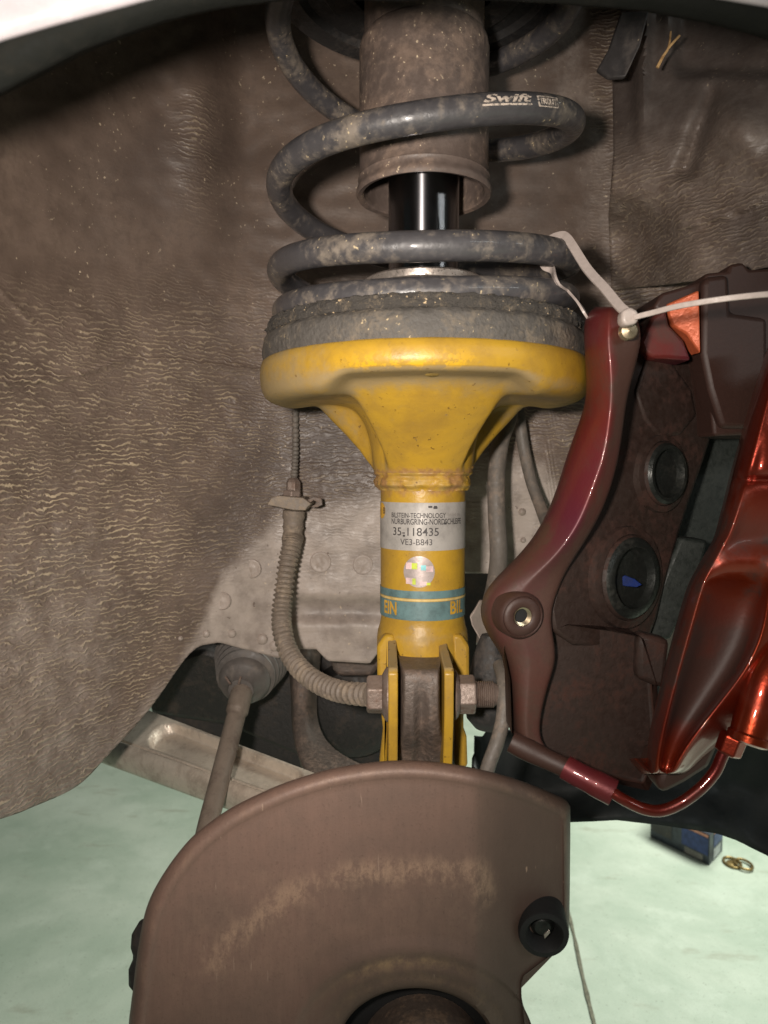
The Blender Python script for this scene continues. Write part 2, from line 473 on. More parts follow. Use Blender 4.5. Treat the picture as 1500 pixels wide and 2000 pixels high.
M['white'] = t.done(t.mix(t.ramp(t.noise(380, 5, 0.7), 0.5, 0.6, 0, 0.85), L((206, 190, 176)), L((84, 80, 78))), 0.5)
M['navy'] = flat('box_navy', (40, 62, 128), 0.4)
M['boxdark'] = flat('box_dark', (58, 64, 76), 0.4)
M['boxwhite'] = flat('box_white', (200, 205, 208), 0.4)
M['boxsalmon'] = flat('box_salmon', (226, 150, 128), 0.4)
M['brass'] = flat('brass', (156, 134, 88), 0.35, 0.8)
M['black'] = flat('plain_black', (22, 22, 22), 0.7)  # plain black for the sleeve and the dark openings
M['hub'] = dirty('hub_steel', (96, 84, 76), (120, 100, 84), 0.5, 70, 0.45, 0.4, 0.2, 400)
# chrome piston tube, polished round its circumference
t = NT('black_chrome')
n1 = t.noise(30, 4, 0.6)
tg = t.n('ShaderNodeTangent'); tg.direction_type = 'RADIAL'; tg.axis = 'Z'
t.put(t.b.inputs['Tangent'], tg.outputs[0])
t.b.inputs['Anisotropic'].default_value = 0.96
t.b.inputs['Anisotropic Rotation'].default_value = 0.25
M['chrome'] = t.done(t.mix(n1, L((140, 140, 148)), L((160, 156, 154))), 0.27, 1.0)
# floor
t = NT('painted_concrete')
n1 = t.noise(4.0, 8, 0.62, 0.4); n2 = t.noise(22, 7, 0.68); n3 = t.noise(70, 4, 0.6)
c = t.mix(t.ramp(n1, 0.32, 0.68), L((204, 214, 198)), L((172, 188, 170)))
c = t.mix(t.ramp(n2, 0.50, 0.76, 0, 0.4), c, L((158, 170, 152)))
c = t.mix(t.ramp(t.noise(14, 6, 0.7), 0.5, 0.7, 0, 0.3), c, L((220, 230, 216)))
c = t.mix(t.ramp(t.noise(9, 5, 0.6, 0.2, t.mapping((1, 2.6, 1), (5, 0, 0), (0, 0, R(30)))), 0.60, 0.72, 0, 0.4), c, L((148, 144, 124)))
c = t.mix(t.ramp(n3, 0.70, 0.78, 0, 0.7), c, L((120, 124, 110)))
c = t.mix(t.ramp(t.noise(230, 3, 0.6), 0.63, 0.72, 0, 0.45), c, L((124, 128, 114)))
c = t.mix(t.ramp(t.noise(520, 3, 0.6), 0.4, 0.7, 0, 0.16), c, L((140, 150, 134)))
M['floor'] = t.done(c, t.ramp(n2, 0.3, 0.7, 0.4, 0.6), 0.0, t.bump(n2, 0.08, 0.003))
M['joint'] = flat('floor_joint', (124, 122, 104), 0.8)

# ------------------------------------------------------------------ floor
ZF = -0.65
fl = obj('floor', [(-4, -3, ZF), (5, -3, ZF), (5, 6, ZF), (-4, 6, ZF)], [(0, 1, 2, 3)], M['floor'])
fl['kind'] = 'structure'
jp = [PZ(1085, 1690, ZF + 0.002), PZ(1118, 1812, ZF + 0.002), PZ(1137, 1900, ZF + 0.002), PZ(1164, 2010, ZF + 0.002), PZ(1215, 2200, ZF + 0.002)]
jpath = catmull(jp, 14)
vs = []; fs = []
for i, p in enumerate(jpath):
    w = 0.0022 + 0.0012 * mnoise.noise(p * 40)
    vs += [p + Vector((-w, 0, 0)), p + Vector((w, 0, 0))]
    if i: fs.append((2 * i - 2, 2 * i - 1, 2 * i + 1, 2 * i))
obj('floor_joint', vs, fs, M['joint'], fl)

# ------------------------------------------------------------------ wheel well
BOT = [(-260, 1680), (0, 1600), (60, 1578), (150, 1536), (212, 1474), (290, 1388), (352, 1300), (378, 1270), (396, 1260), (428, 1255), (545, 1286),
       (556, 1278), (585, 1268), (618, 1268), (640, 1291), (722, 1296), (748, 1262), (905, 1120), (1066, 1120), (1090, 1290), (1780, 1330)]
_b = catmull([Vector((a, b, 0)) for a, b in BOT[:9]], 6)
BOT = [(q.x, q.y) for q in _b] + BOT[9:]
def wellY(px, py):
    Y = 0.590
    if px < 560: Y -= 0.145 * ((560 - px) / 560.0) ** 1.4
    if px > 1180: Y -= 0.10 * ((px - 1180) / 500.0) ** 1.25
    Y -= 0.035 * sst(900, 1600, py) * sst(420, 0, px)
    Y += 0.008 * sst(1160, 1185, py) * sst(540, 600, px)
    Y -= 0.007 * sst(1195, 1225, py) * sst(540, 600, px)
    # vertical swelling at left of the spring tower
    Y -= 0.012 * math.exp(-((px - 390) / 60.0) ** 2) * sst(520, 250, py)
    Y += 0.010 * math.exp(-((px - 470) / 50.0) ** 2) * sst(620, 250, py)
    # sealer seam
    ys = poly([(-260, 775), (0, 748), (150, 734), (240, 702), (330, 706), (505, 722), (560, 726)], px)
    if px < 520: Y -= 0.0022 * math.exp(-((py - ys) / 5.0) ** 2)
    if 570 < px < 640 and 880 < py < 1000:
        d = segdist((px, py), [(580, 908), (632, 910), (634, 985), (622, 992)])
        Y -= 0.0015 * math.exp(-(d / 3.0) ** 2)
    d = segdist((px, py), [(-40, 520), (0, 566), (62, 634)]) if px < 90 else 99
    Y -= 0.002 * math.exp(-(d / 4.0) ** 2)
    Y += 0.0025 * mnoise.noise(Vector((px / 150.0, py / 120.0, 3))) + 0.0010 * mnoise.noise(Vector((px / 40.0, py / 30.0, 9)))
    return Y
GB = [(0, 1420), (330, 1330), (392, 1222), (430, 1128), (500, 1052), (556, 1000), (650, 985), (735, 958), (905, 890), (965, 885), (1060, 905), (1120, 990), (1300, 1040), (1700, 1100)]
rws = []; att = []
NX, NY = 330, 300
for j in range(NY + 1):
    r = []
    for i in range(NX + 1):
        px = -260 + 2040 * i / NX
        py = lerp(-180, poly(BOT, px), j / NY)
        r.append(P(px, py, wellY(px, py)))
        g = sst(-60, 60, py - poly(GB, px)) * (0.9 if px > 360 else 0.45 + 0.4 * sst(250, 360, px))
        g = max(g, 0.44 * sst(560, 1300, py) * sst(440, 120, px))  # sheen of the left wall painted in as greyer, lighter colour
        rip = sst(480, 800, py) * lerp(0.4, 1, sst(720, 100, px)) + 0.02
        if px > 1150: rip = 0.7
        rip += 0.5 * math.exp(-((px - 385) / 30.0) ** 2) * sst(480, 300, py) * sst(150, 220, py)
        rip *= 1 - 0.75 * sst(250, 480, px) * sst(1000, 1200, py)
        rip *= 1 - max(0, g - 0.3) * 1.3
        grime_shade = 0.6 * math.exp(-((px - 640) / 130.0) ** 2 - ((py - 860) / 110.0) ** 2) + 0.45 * math.exp(-((px - 480) / 90.0) ** 2 - ((py - 1010) / 130.0) ** 2) * (1 - g) + 0.25 * math.exp(-((px - 330) / 160.0) ** 2 - ((py - 330) / 150.0) ** 2)
        grime_shade += 0.30 * sst(1165, 1190, py) * sst(1222, 1200, py) * sst(560, 610, px)  # shade in the pressed groove painted as darker colour
        # smooth greyer strip beside the tower
        if 940 < px < 1200 and py < 760:
            e = sst(120, 0, abs(px - poly([(-100, 1120), (150, 1110), (300, 1165), (450, 1180), (560, 1195)], py)))
            g = max(g, 0.42 * e); rip *= 1 - 0.8 * e
        att.append((min(1, rip), min(1, g), grime_shade))
    rws.append(r)
well = thing('wheel_well', 'brown undercoated steel wheel well with wrinkled coating and bare grey lower panel', 'wheel well', P(600, 1290, 0.6))
rows('inner_panel', rws, M['under'], well, solid=0.003, attr=att)
# roof of the well up to the fender
top = [P(-260 + 2040 * i / 40, -178, wellY(-260 + 2040 * i / 40, -178)) for i in range(41)]
rws = [top, [v.lerp(Vector((v.x * 0.75, 0.40, max(v.z, 0.43))), 0.6) for v in top], [Vector((v.x * 0.6, 0.236, 0.40)) for v in top]]
rows('roof_panel', rws, M['under'], well, solid=0.003, attr=[(0.1, 0, 0.2)] * 123)
for (cx, cy, rr) in [(491, 1111, 19), (433, 1174, 18), (626, 1098, 21), (709, 1103, 20), (402, 1238, 8), (452, 1238, 9), (511, 1249, 12), (536, 1262, 12), (968, 1010, 7), (352, 1247, 5), (1020, 1000, 8), (1022, 1055, 6)]:
    Y = wellY(cx, cy)
    s = rr * Y / F
    bump = rr < 15
    prof = [(s * 1.02, -0.001), (s * 1.0, 0.0002), (s * 0.9, 0.0007), (s * 0.76, 0.0002), (s * 0.4, 0.0004), (0.0001, 0.0009)] if not bump else [(s, -0.001), (s * 0.9, 0.0004), (s * 0.6, 0.0013), (s * 0.2, 0.0018), (0.0001, 0.0018)]
    lathe('spot_weld', prof, P(cx, cy, Y - 0.0002), M['grey_paint'], well, A=(0, -1, 0), n=20, sharp=60)

# front liner on the right
LY = lambda px, py: 0.535 - 0.115 * max(0, (px - 1190) / 400.0) + 0.03 * sst(300, 0, py)
ln = thing('arch_liner', 'dark plastic arch liner with folds, wrinkled coating and overlapped seam', 'liner', P(1350, 560, 0.5))
rws = []; att = []
LB = [(1192, 566), (1300, 556), (1372, 546), (1500, 520), (1800, 470)]
for j in range(91):
    r = []
    for i in range(101):
        u = i / 100; v = j / 90
        top_y = -140
        px0 = poly([(-140, 1215), (60, 1210), (135, 1178), (150, 1196), (300, 1198), (420, 1188), (566, 1194)], lerp(top_y, 566, v))
        px = lerp(px0, 1800, u)
        py = lerp(top_y, poly(LB, px), v)
        Y = LY(px, py)
        # folds
        Y += 0.022 * sst(1262, 1225, px) * sst(330, 200, py)
        Y -= 0.012 * math.exp(-((px - poly([(60, 1260), (300, 1242)], py)) / 13.0) ** 2) * sst(330, 120, py)
        Y += 0.012 * math.exp(-((px - poly([(190, 1390), (340, 1335)], py)) / 18.0) ** 2) * sst(360, 330, py) * sst(140, 200, py)
        Y -= 0.018 * math.exp(-(((px - 1440) / 62.0) ** 2 + ((py - 250) / 60.0) ** 2))
        Y += 0.016 * sst(160, 130, py) * sst(1300, 1340, px)
        Y -= 0.010 * sst(350, 520, py)
        seam = poly([(1230, 474), (1300, 458), (1458, 412), (1500, 378), (1560, 340)], px)
        if px > 1225: Y += 0.004 * sst(-1, 5, py - seam) * sst(1225, 1330, px)
        Y += 0.003 * mnoise.noise(Vector((px / 60.0, py / 50.0, 5)))
        Y = lerp(Y, wellY(px, py) - 0.0025, sst(360, 470, py) * sst(0.28, 0.0, u))
        r.append(P(px, py, Y))
        low = sst(230, 380, py)
        att.append((0.03 + 0.5 * low, 0.40, 0.62 * (1 - sst(200, 400, py)) * (1 - 0.7 * math.exp(-(((px - 1440) / 80.0) ** 2 + ((py - 260) / 80.0) ** 2))) + 0.30 * sst(0, 8, py - seam) * sst(1380, 1460, px)))
    rws.append(r)
rows('liner_panel', rws, M['under'], ln, solid=0.003, attr=att)
prism('liner_tab', [(1166, 136), (1190, 94), (1214, 22), (1268, 20), (1250, 90), (1222, 150), (1190, 152)], lambda a, b: 0.516 - 0.0002 * (a - 1166), 0.004, M['liner'], ln, 0.001)

# ------------------------------------------------------------------ fender arch
fe = thing('car_fender', 'pearl white car fender edge with dark rolled arch lip above the spring', 'fender', P(750, 8, 0.25))
EDGE = [(-320, 330), (-150, 250), (0, 183), (90, 136), (163, 99), (250, 66), (327, 40), (420, 18), (520, 4), (640, -4), (700, 0), (780, 2), (860, -4), (1000, 2), (1100, 8), (1260, 20), (1400, 46), (1500, 72), (1700, 140), (1850, 210)]
WH = [(-320, 215), (-150, 148), (0, 84), (110, 52), (233, 19), (303, 0), (420, -22), (600, -44), (800, -52), (1000, -46), (1200, -28), (1400, 0), (1500, 17), (1700, 70), (1850, 130)]
rl, rw = [], []
for i in range(161):
    px = -320 + 2170 * i / 160
    e = poly(EDGE, px) + 1.5 * mnoise.noise(Vector((px / 30.0, 0, 0)))
    w = poly(WH, px)
    Y = 0.245 + 0.00001 * px
    a = P(px, e, Y + 0.012); b = P(px, lerp(e, w, 0.5), Y + 0.003); c_ = P(px, w, Y - 0.001)
    rl.append([a + Vector((0, 0.03, 0.045)), a + Vector((0, 0.010, 0.006)), a, P(px, lerp(e, w, 0.12), Y + 0.006), b, c_])
    q = P(px, w, Y - 0.0015)
    rw.append([q + Vector((0, 0.001, 0.0005)), q + Vector((0, -0.0015, 0.001)), q + Vector((0, -0.003, 0.006)), q + Vector((0, -0.004, 0.03)), q + Vector((0, 0.0, 0.09)), q + Vector((0, 0.008, 0.45))])
rows('arch_lip', rl, M['lip'], fe, solid=0.001, sharp=70)
rows('painted_panel', rw, M['pearl'], fe, solid=0.001, sharp=70)

# dry straw caught on the liner
tw = thing('dry_straw', 'forked dry straw stalk stuck on dark arch liner', 'straw', P(1285, 130, 0.49))
tube('stem', pxpath([(1284, 132, 0.487), (1294, 112, 0.486), (1306, 92, 0.486), (1310, 62, 0.49)]), lambda t: 0.0011 - 0.0005 * t, M['twig'], tw, n=8)
tube('side_stalk', pxpath([(1304, 96, 0.486), (1314, 84, 0.484), (1327, 70, 0.486)]), 0.0008, M['twig'], tw, n=8)

# ------------------------------------------------------------------ strut
AX = P(826, 920, 0.45).x
AY = 0.45
SO = Vector((AX, AY, 0))
st = thing('damper_strut', 'yellow inverted damper strut with flared spring seat, silver label and dark chrome piston', 'strut', (AX, AY, -0.2))
def ldr(r, z): return (r, z)

# spring seat with pressed lobes
LOBE = [(0.0962, 0.0505), (0.0930, 0.0482), (0.0860, 0.0474), (0.0785, 0.0462), (0.0720, 0.0415), (0.0630, 0.0330), (0.0520, 0.0232), (0.0425, 0.0140), (0.0360, 0.0065), (0.0318, 0.0018), (0.0300, -0.001)]
RECS = [(0.0964, 0.0490), (0.0940, 0.0430), (0.0885, 0.0400), (0.0800, 0.0395), (0.0700, 0.0405), (0.0570, 0.0408), (0.0440, 0.0380), (0.0360, 0.0295), (0.0320, 0.0175), (0.0303, 0.0060), (0.0295, -0.001)]
vs, fs, att = [], [], []
n = 192
TOPP = [(0.060, 0.0585), (0.085, 0.0600), (0.0900, 0.0632), (0.0935, 0.0640), (0.0958, 0.0622), (0.0966, 0.0590), (0.0968, 0.0545)]
def densify(pf, k=4):
    v = catmull([Vector((a, b, 0)) for a, b in pf], k)
    return [(q.x, q.y) for q in v]
DL, DR = densify(LOBE), densify(RECS)
rings = len(TOPP) + len(DL)
for i in range(rings):
    for k in range(n):
        a = 2 * math.pi * k / n
        if i < len(TOPP):
            r, z = TOPP[i]; d = 0.25 if i < 4 else 0.12
        else:
            q = i - len(TOPP); f = q / (len(DL) - 1)
            best = 0
            for c0 in (-90, 56, 124):
                da = abs((math.degrees(a) - c0 + 180) % 360 - 180)
                half = lerp(28, 46, f)
                best = max(best, sst(half + 8, half - 5, da))
            r = lerp(DR[q][0], DL[q][0], best); z = lerp(DR[q][1], DL[q][1], best)
            d = lerp(0.3, 0.85, best) * sst(0.0, 0.07, f) * sst(0.50, 0.22, f) + 0.22 * sst(1, 0.2, f) + 0.06 + 0.35 * (4 * best * (1 - best)) * sst(0.1, 0.4, f)
            d += 0.35 * sst(0.8, 1.0, f)
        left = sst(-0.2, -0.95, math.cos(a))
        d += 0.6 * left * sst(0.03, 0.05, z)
        rust = sst(0.006, -0.001, z) * 0.8
        chip = 0.8 * math.exp(-((z - 0.052) / 0.0028) ** 2) * sst(0.5, 0.2, abs(a - 1.5 * math.pi + 0.12))
        vs.append(SO + Vector((r * math.cos(a), r * math.sin(a), z)))
        att.append((d, rust, chip))
for i in range(rings - 1):
    for k in range(n):
        k2 = (k + 1) % n
        fs.append((i * n + k, (i + 1) * n + k, (i + 1) * n + k2, i * n + k2))
seat = obj('spring_seat', vs, fs, M['yellow'], st, sharp=75, attr=att)
lathe('seat_dimple', [(0.0038, 0), (0.003, 0.0004), (0.0001, 0.0006)], SO + Vector((0, -0.0840, 0.0474)), M['dimple'], seat, A=(0, -0.25, -0.97), n=16)

def lathe_attr(name, prof, parent, fatt, mat, n=96, jit=0.0):
    vs, fs = lathe_data(prof, SO, (0, 0, 1), n)
    if jit:
        vs = [v + Vector((v.x - AX, v.y - AY, 0)).normalized() * (jit * mnoise.noise(v * 140) + 0.4 * jit * mnoise.noise(v * 420)) for v in vs]
    return obj(name, vs, fs, mat, parent, attr=[fatt(v) for v in vs])
# weld bead / rusty collar
cp = []
for i in range(25):
    z = lerp(0.003, -0.0115, i / 24)
    cp.append((0.0293 + 0.0002 * math.sin(i * 1.1) - 0.0008 * sst(8, 10, i) + 0.0005 * sst(12, 14, i) - 0.0026 * sst(18, 24, i), z))
lathe_attr('weld_collar', cp, st, lambda v: (0.5, 0.62 + 0.5 * mnoise.noise(v * 90), 0), M['yellow'], 160, 0.0016)
RT = 0.0256
body = [(RT, 0.06)] + [(RT, lerp(-0.008, -0.084, i / 40)) for i in range(41)] + [(RT * 0.995, -0.0855), (RT * 0.985, -0.088), (RT, -0.0905), (RT * 1.01, -0.094), (RT * 1.0, -0.112)]
lathe_attr('strut_tube', body, st, lambda v: (0.12 + 0.1 * mnoise.noise(v * 60), 0.75 * sst(-0.022, -0.010, v.z) * sst(0.0, -0.008, v.z), 0.0), M['yellow'], 96)
lathe('top_cap', [(0.0256, 0.06), (0.0256, 0.1055), (0.034, 0.1065), (0.0362, 0.1076), (0.0366, 0.1112), (0.0350, 0.1125), (0.0215, 0.1127)], SO, M['zinc'], st, n=72)
lathe('piston_tube', [(0.0209, 0.0600), (0.0209, 0.235)], SO, M['chrome'], st, n=96, cap=False)
dt = lathe('dust_tube', [(0.0355, 0.1640), (0.0365, 0.1625), (0.0392, 0.1618), (0.0400, 0.1632), (0.0398, 0.1655), (0.0386, 0.1672), (0.0384, 0.1700), (0.0390, 0.1712), (0.0384, 0.1726), (0.0380, 0.1760), (0.0380, 0.2450), (0.0372, 0.2490), (0.0350, 0.2515), (0.0350, 0.30)], SO, M['tube_black'], st, n=96, cap=False)
lathe('tube_bore', [(0.0355, 0.1635), (0.0352, 0.1665), (0.0362, 0.169), (0.0362, 0.24), (0.021, 0.245)], SO, M['tube_black'], dt, n=72, cap=False)
# upper spring seat and mount
lathe('upper_seat', [(0.045, 0.285), (0.060, 0.283), (0.064, 0.2875), (0.074, 0.2875), (0.077, 0.284), (0.090, 0.284), (0.094, 0.289), (0.094, 0.300), (0.06, 0.31), (0.05, 0.42), (0.001, 0.43)], SO, M['rubber_dark'], st, n=96, cap=False)

# bands, label, sticker on the tube
def th_of(px):
    return math.asin(max(-1, min(1, (px - 826) * 0.4244 / F / RT * 0.985)))
def zf(py): return P(826, py, AY - RT).z
def cyl(th, z, off): return SO + Vector(((RT + off) * math.sin(th), -(RT + off) * math.cos(th), z))
def patch(name, t0, t1, z0, z1, off, mat, parent, n=48, nz=1):
    vs, fs = [], []
    for j in range(nz + 1):
        for i in range(n + 1):
            vs.append(cyl(lerp(t0, t1, i / n), lerp(z0, z1, j / nz), off))
    for j in range(nz):
        for i in range(n):
            a = j * (n + 1) + i
            fs.append((a, a + 1, a + n + 2, a + n + 1))
    return obj(name, vs, fs, mat, parent)
def disc_patch(name, tc, zc, rad, off, mat, parent, sx=1.0):
    vs = [cyl(tc, zc, off)]; fs = []
    for ring in (0.5, 1.0):
        for k in range(40):
            a = 2 * math.pi * k / 40
            vs.append(cyl(tc + rad * ring * sx * math.cos(a) / RT, zc + rad * ring * math.sin(a), off))
    for k in range(40):
        k2 = (k + 1) % 40
        fs.append((0, 1 + k, 1 + k2)); fs.append((1 + k, 41 + k, 41 + k2, 1 + k2))
    return obj(name, vs, fs, mat, parent)
def text_geo(s, shear=0.0, bold=0.0):
    cu = bpy.data.curves.new('txt', 'FONT'); cu.body = s; cu.shear = shear; cu.offset = bold; cu.resolution_u = 4
    o = bpy.data.objects.new('txt', cu); COL.objects.link(o)
    dg = bpy.context.evaluated_depsgraph_get()
    me = bpy.data.meshes.new_from_object(o.evaluated_get(dg))
    v = [tuple(x.co) for x in me.vertices]; f = [tuple(p.vertices) for p in me.polygons]
    bpy.data.objects.remove(o); bpy.data.meshes.remove(me); bpy.data.curves.remove(cu)
    x0 = min(a[0] for a in v); x1 = max(a[0] for a in v); y0 = min(a[1] for a in v); y1 = max(a[1] for a in v)
    return [((a[0] - x0) / (x1 - x0), (a[1] - y0) / (y1 - y0)) for a in v], f
def text_cyl(name, s, px0, px1, pyt, pyb, mat, parent, off=0.0005, bold=0.0, shear=0.0):
    v, f = text_geo(s, shear, bold)
    t0, t1 = th_of(px0), th_of(px1); z0, z1 = zf(pyb), zf(pyt)
    return obj(name, [cyl(lerp(t0, t1, a), lerp(z0, z1, b), off) for a, b in v], f, mat, parent, smooth=False)
lab = patch('label', R(-88), R(84), zf(1076), zf(982), 0.00025, M['label'], st)
text_cyl('label_lettering', 'BILSTEIN-TECHNOLOGY', 761, 867, 1002, 1012, M['ink'], lab, bold=0.012)
text_cyl('label_lettering', 'tested on', 871, 896, 1002, 1009, M['inkfaint'], lab, bold=0.01)
text_cyl('label_lettering', 'NÜRBURGRING-NORDSCHLEIFE', 761, 899, 1011, 1025, M['ink'], lab, bold=0.012)
text_cyl('label_lettering', '35-118435', 764, 853, 1031, 1047, M['ink'], lab, bold=0.004)
text_cyl('label_lettering', 'VE3-B843', 778, 840, 1053, 1065, M['ink'], lab)
disc_patch('label_emblem', R(-72), zf(1000), 0.0048, 0.0005, M['gold'], lab)
text_cyl('label_lettering', 'B', 745.5, 748.5, 993, 1006, M['ink'], lab, off=0.0008, bold=0.02)
for (px, py, dx) in [(836, 990, 4), (846, 990, 3), (846, 992, 4), (785, 1047, 2), (866, 1023, 2.5)]:
    patch('label_scuff', th_of(px - dx), th_of(px + dx), zf(py + 2), zf(py - 2), 0.0006, M['ink'], lab, n=3)
hs = disc_patch('hologram_sticker', th_of(814), zf(1117), 0.0091, 0.0003, M['holo'], st)
for (x0, x1, y0, y1, m) in [(789, 800, 1099, 1112, 'pink'), (800, 811, 1100, 1112, 'lime'), (818, 828, 1104, 1114, 'cyan'), (828, 842, 1106, 1117, 'pink'), (789, 802, 1129, 1141, 'pink'), (801, 808, 1130, 1142, 'lime'), (816, 830, 1136, 1143, 'pink'), (829, 837, 1138, 1143, 'lime')]:
    patch('hologram_square', th_of(x0), th_of(x1), zf(y1), zf(y0), 0.0005, M[m], hs, n=4)
patch('stripe', R(-100), R(100), zf(1170), zf(1155), 0.0003, M['teal'], st)
patch('stripe', R(-100), R(100), zf(1175), zf(1171), 0.0004, M['cream'], st)
bd = patch('brand_band', R(-100), R(100), zf(1213), zf(1176), 0.0003, M['teal'], st)
text_cyl('band_lettering', 'EIN', 747, 771, 1179, 1205, M['gold'], bd, off=0.0006, bold=0.028)
text_cyl('band_lettering', 'BIL', 877, 904, 1177, 1203, M['gold'], bd, off=0.0006, bold=0.028)

# clevis bracket
def yatt(o, f):
    me = o.data
    a = me.attributes.new('mask', 'FLOAT_COLOR', 'POINT')
    for i, v in enumerate(me.vertices):
        c = f(v.co); a.data[i].color = (c[0], c[1], c[2], 1)
    return o
clamp = [(-0.0265, -0.092), (-0.0285, -0.097), (-0.0290, -0.103)]
sec = []
cl_prof = [(0.0256, -0.0905), (0.0262, -0.0935), (0.0272, -0.0965), (0.0278, -0.101), (0.0279, -0.1085), (0.0272, -0.1125), (0.022, -0.1130)]
lathe_attr('clamp', cl_prof, st, lambda v: (0.25 + 0.3 * sst(-0.094, -0.0965, v.z) * sst(-0.099, -0.0965, v.z), 0.1, 0), M['yellow'], 96)
def plate(pxl, pxr):
    xl = P(pxl, 1400, 0.384).x; xr = P(pxr, 1400, 0.384).x
    yz = [(0.445, -0.0965), (0.4285, -0.0985), (0.4215, -0.1012), (0.3862, -0.1035), (0.3835, -0.106), (0.3830, -0.118), (0.3835, -0.131), (0.3850, -0.137), (0.3880, -0.150), (0.392, -0.168), (0.445, -0.168)]
    vs = [(xl, y, z) for y, z in yz] + [(xr, y, z) for y, z in yz]
    m = len(yz)
    fs = [tuple(range(m)), tuple(range(2 * m - 1, m - 1, -1))] + [(i, (i + 1) % m, (i + 1) % m + m, i + m) for i in range(m)]
    o = obj('bracket_plate', vs, fs, M['yellow'], st, sharp=30, bevel=0.0007)
    return yatt(o, lambda c: (0.1 if c.y < 0.4 and c.z < -0.105 else 0.95, 0.0, 0))
plate(758.5, 777); plate(867.5, 886)
for pts in ([(736, 1262), (752, 1240), (772, 1240), (768, 1322), (758, 1400), (757, 1500), (740, 1500), (748, 1425), (737, 1330)],
            [(917, 1262), (902, 1240), (882, 1240), (886, 1322), (889, 1400), (888, 1500), (914, 1500), (912, 1440), (906, 1425), (906, 1400), (917, 1330)]):
    yatt(prism('bracket_flange', pts, 0.428, 0.012, M['yellow'], st, 0.002), lambda c: (0.22, 0.0, 0))

# ------------------------------------------------------------------ spring, rubber pad
rp = thing('spring_pad', 'dusty black rubber pad ring lying on the yellow spring seat', 'rubber pad', SO + Vector((0, 0, 0.062)))
pv = [(0.070, 0.0605), (0.0915, 0.0612), (0.0945, 0.0640), (0.0952, 0.0690), (0.0945, 0.0745), (0.0925, 0.0772), (0.0885, 0.0785), (0.070, 0.0785)]
vs, fs = lathe_data(densify(pv, 4), SO, n=160)
vs = [v + (Vector((v.x - AX, v.y - AY, 0)).normalized() * 0.0007 + Vector((0, 0, 0.0006))) * mnoise.noise(v * 120) for v in vs]
obj('pad_ring', vs, fs, M['rubber'], rp, sharp=70)
vs, fs = lathe_data(densify([(0.0750, 0.0770), (0.0905, 0.0778), (0.0925, 0.0800), (0.0922, 0.0835), (0.0895, 0.0855), (0.075, 0.086)], 5), SO, n=260)
vs = [v + Vector((v.x - AX, v.y - AY, 0)).normalized() * (0.0013 * mnoise.noise(v * 260) + 0.0013 * mnoise.noise(v * 700)) + Vector((0, 0, 0.0012 * mnoise.noise(v * 330))) for v in vs]
obj('caked_dirt', vs, fs, M['rubber_dirt'], rp, sharp=80)

sp = thing('coil_spring', 'dark grey coil spring with chalky wear and white printed lettering on one coil', 'spring', SO + Vector((0, 0, 0.085)))
SR, SW = 0.0850, 0.0074
ZQ = [0.0925, 0.0870, 0.1000, 0.1085, 0.1165, 0.1085, 0.1225, 0.1470, 0.1640, 0.1700, 0.2010, 0.2290, 0.2565, 0.2660, 0.2730, 0.2765]
zc = catmull([Vector((0, 0, z)) for z in ZQ], 24)
QSTART = -0.55
path = []
for i, z in enumerate(zc):
    q = i / 24.0
    a = math.pi + q * math.pi / 2          # quarter turns: left, front, right, back
    rr = SR - (0.0018 if q < 3 else 0.0)
    path.append(SO + Vector((rr * math.cos(a), rr * math.sin(a), z.z)))
coil = tube('coil_wire', path, lambda t: SW * (1 if t > 0.02 else 0.82 + 9 * t), M['spring'], sp, n=24, sharp=80)
# printed lettering on the third coil
def coil_surface(q, ang, off):
    i = q * 24; k = int(i); f = i - k
    p = path[k].lerp(path[k + 1], f)
    T = (path[k + 1] - path[k - 1]).normalized()
    Nn = Vector((p.x - AX, p.y - AY, 0)).normalized()
    Nn = (Nn - T * Nn.dot(T)).normalized()
    B = T.cross(Nn)
    if B.z < 0: B = -B
    return p + (Nn * math.cos(ang) + B * math.sin(ang)) * (SW + off)
def q_for(px):
    best = min((abs(pix(coil_surface(q / 200.0, 0.1, 0))[0] - px), q / 200.0) for q in range(int(8.9 * 200), int(9.95 * 200)))
    return best[1]
def coil_text(name, s, px0, px1, a0, a1, shear=0.0, bold=0.0):
    v, f = text_geo(s, shear, bold)
    q0, q1 = q_for(px0), q_for(px1)
    return obj(name, [coil_surface(lerp(q0, q1, a), lerp(a0, a1, b), 0.0004) for a, b in v], f, M['white'], coil, smooth=False)
def coil_bar(name, px0, px1, a0, a1):
    q0, q1 = q_for(px0), q_for(px1)
    n = 16; vs = []; fs = []
    for i in range(n + 1):
        vs += [coil_surface(lerp(q0, q1, i / n), a0, 0.0004), coil_surface(lerp(q0, q1, i / n), a1, 0.0004)]
        if i: fs.append((2 * i - 2, 2 * i, 2 * i + 1, 2 * i - 1))
    return obj(name, vs, fs, M['white'], coil, smooth=False)
TA = -0.05
coil_text('coil_lettering', 'Swift', 943, 1040, TA + 0.02, TA + 0.58, 0.35, 0.03)
coil_bar('coil_underline', 940, 1037, TA - 0.16, TA - 0.05)
coil_text('coil_lettering', 'FRONT', 1056, 1086, TA - 0.06, TA + 0.34, 0.0, 0.02)
coil_bar('coil_box_edge', 1052, 1090, TA + 0.42, TA + 0.48)
coil_bar('coil_box_edge', 1052, 1090, TA - 0.20, TA - 0.14)
coil_bar('coil_box_edge', 1051.5, 1054, TA - 0.20, TA + 0.48)
coil_bar('coil_box_edge', 1088, 1090.5, TA - 0.20, TA + 0.48)

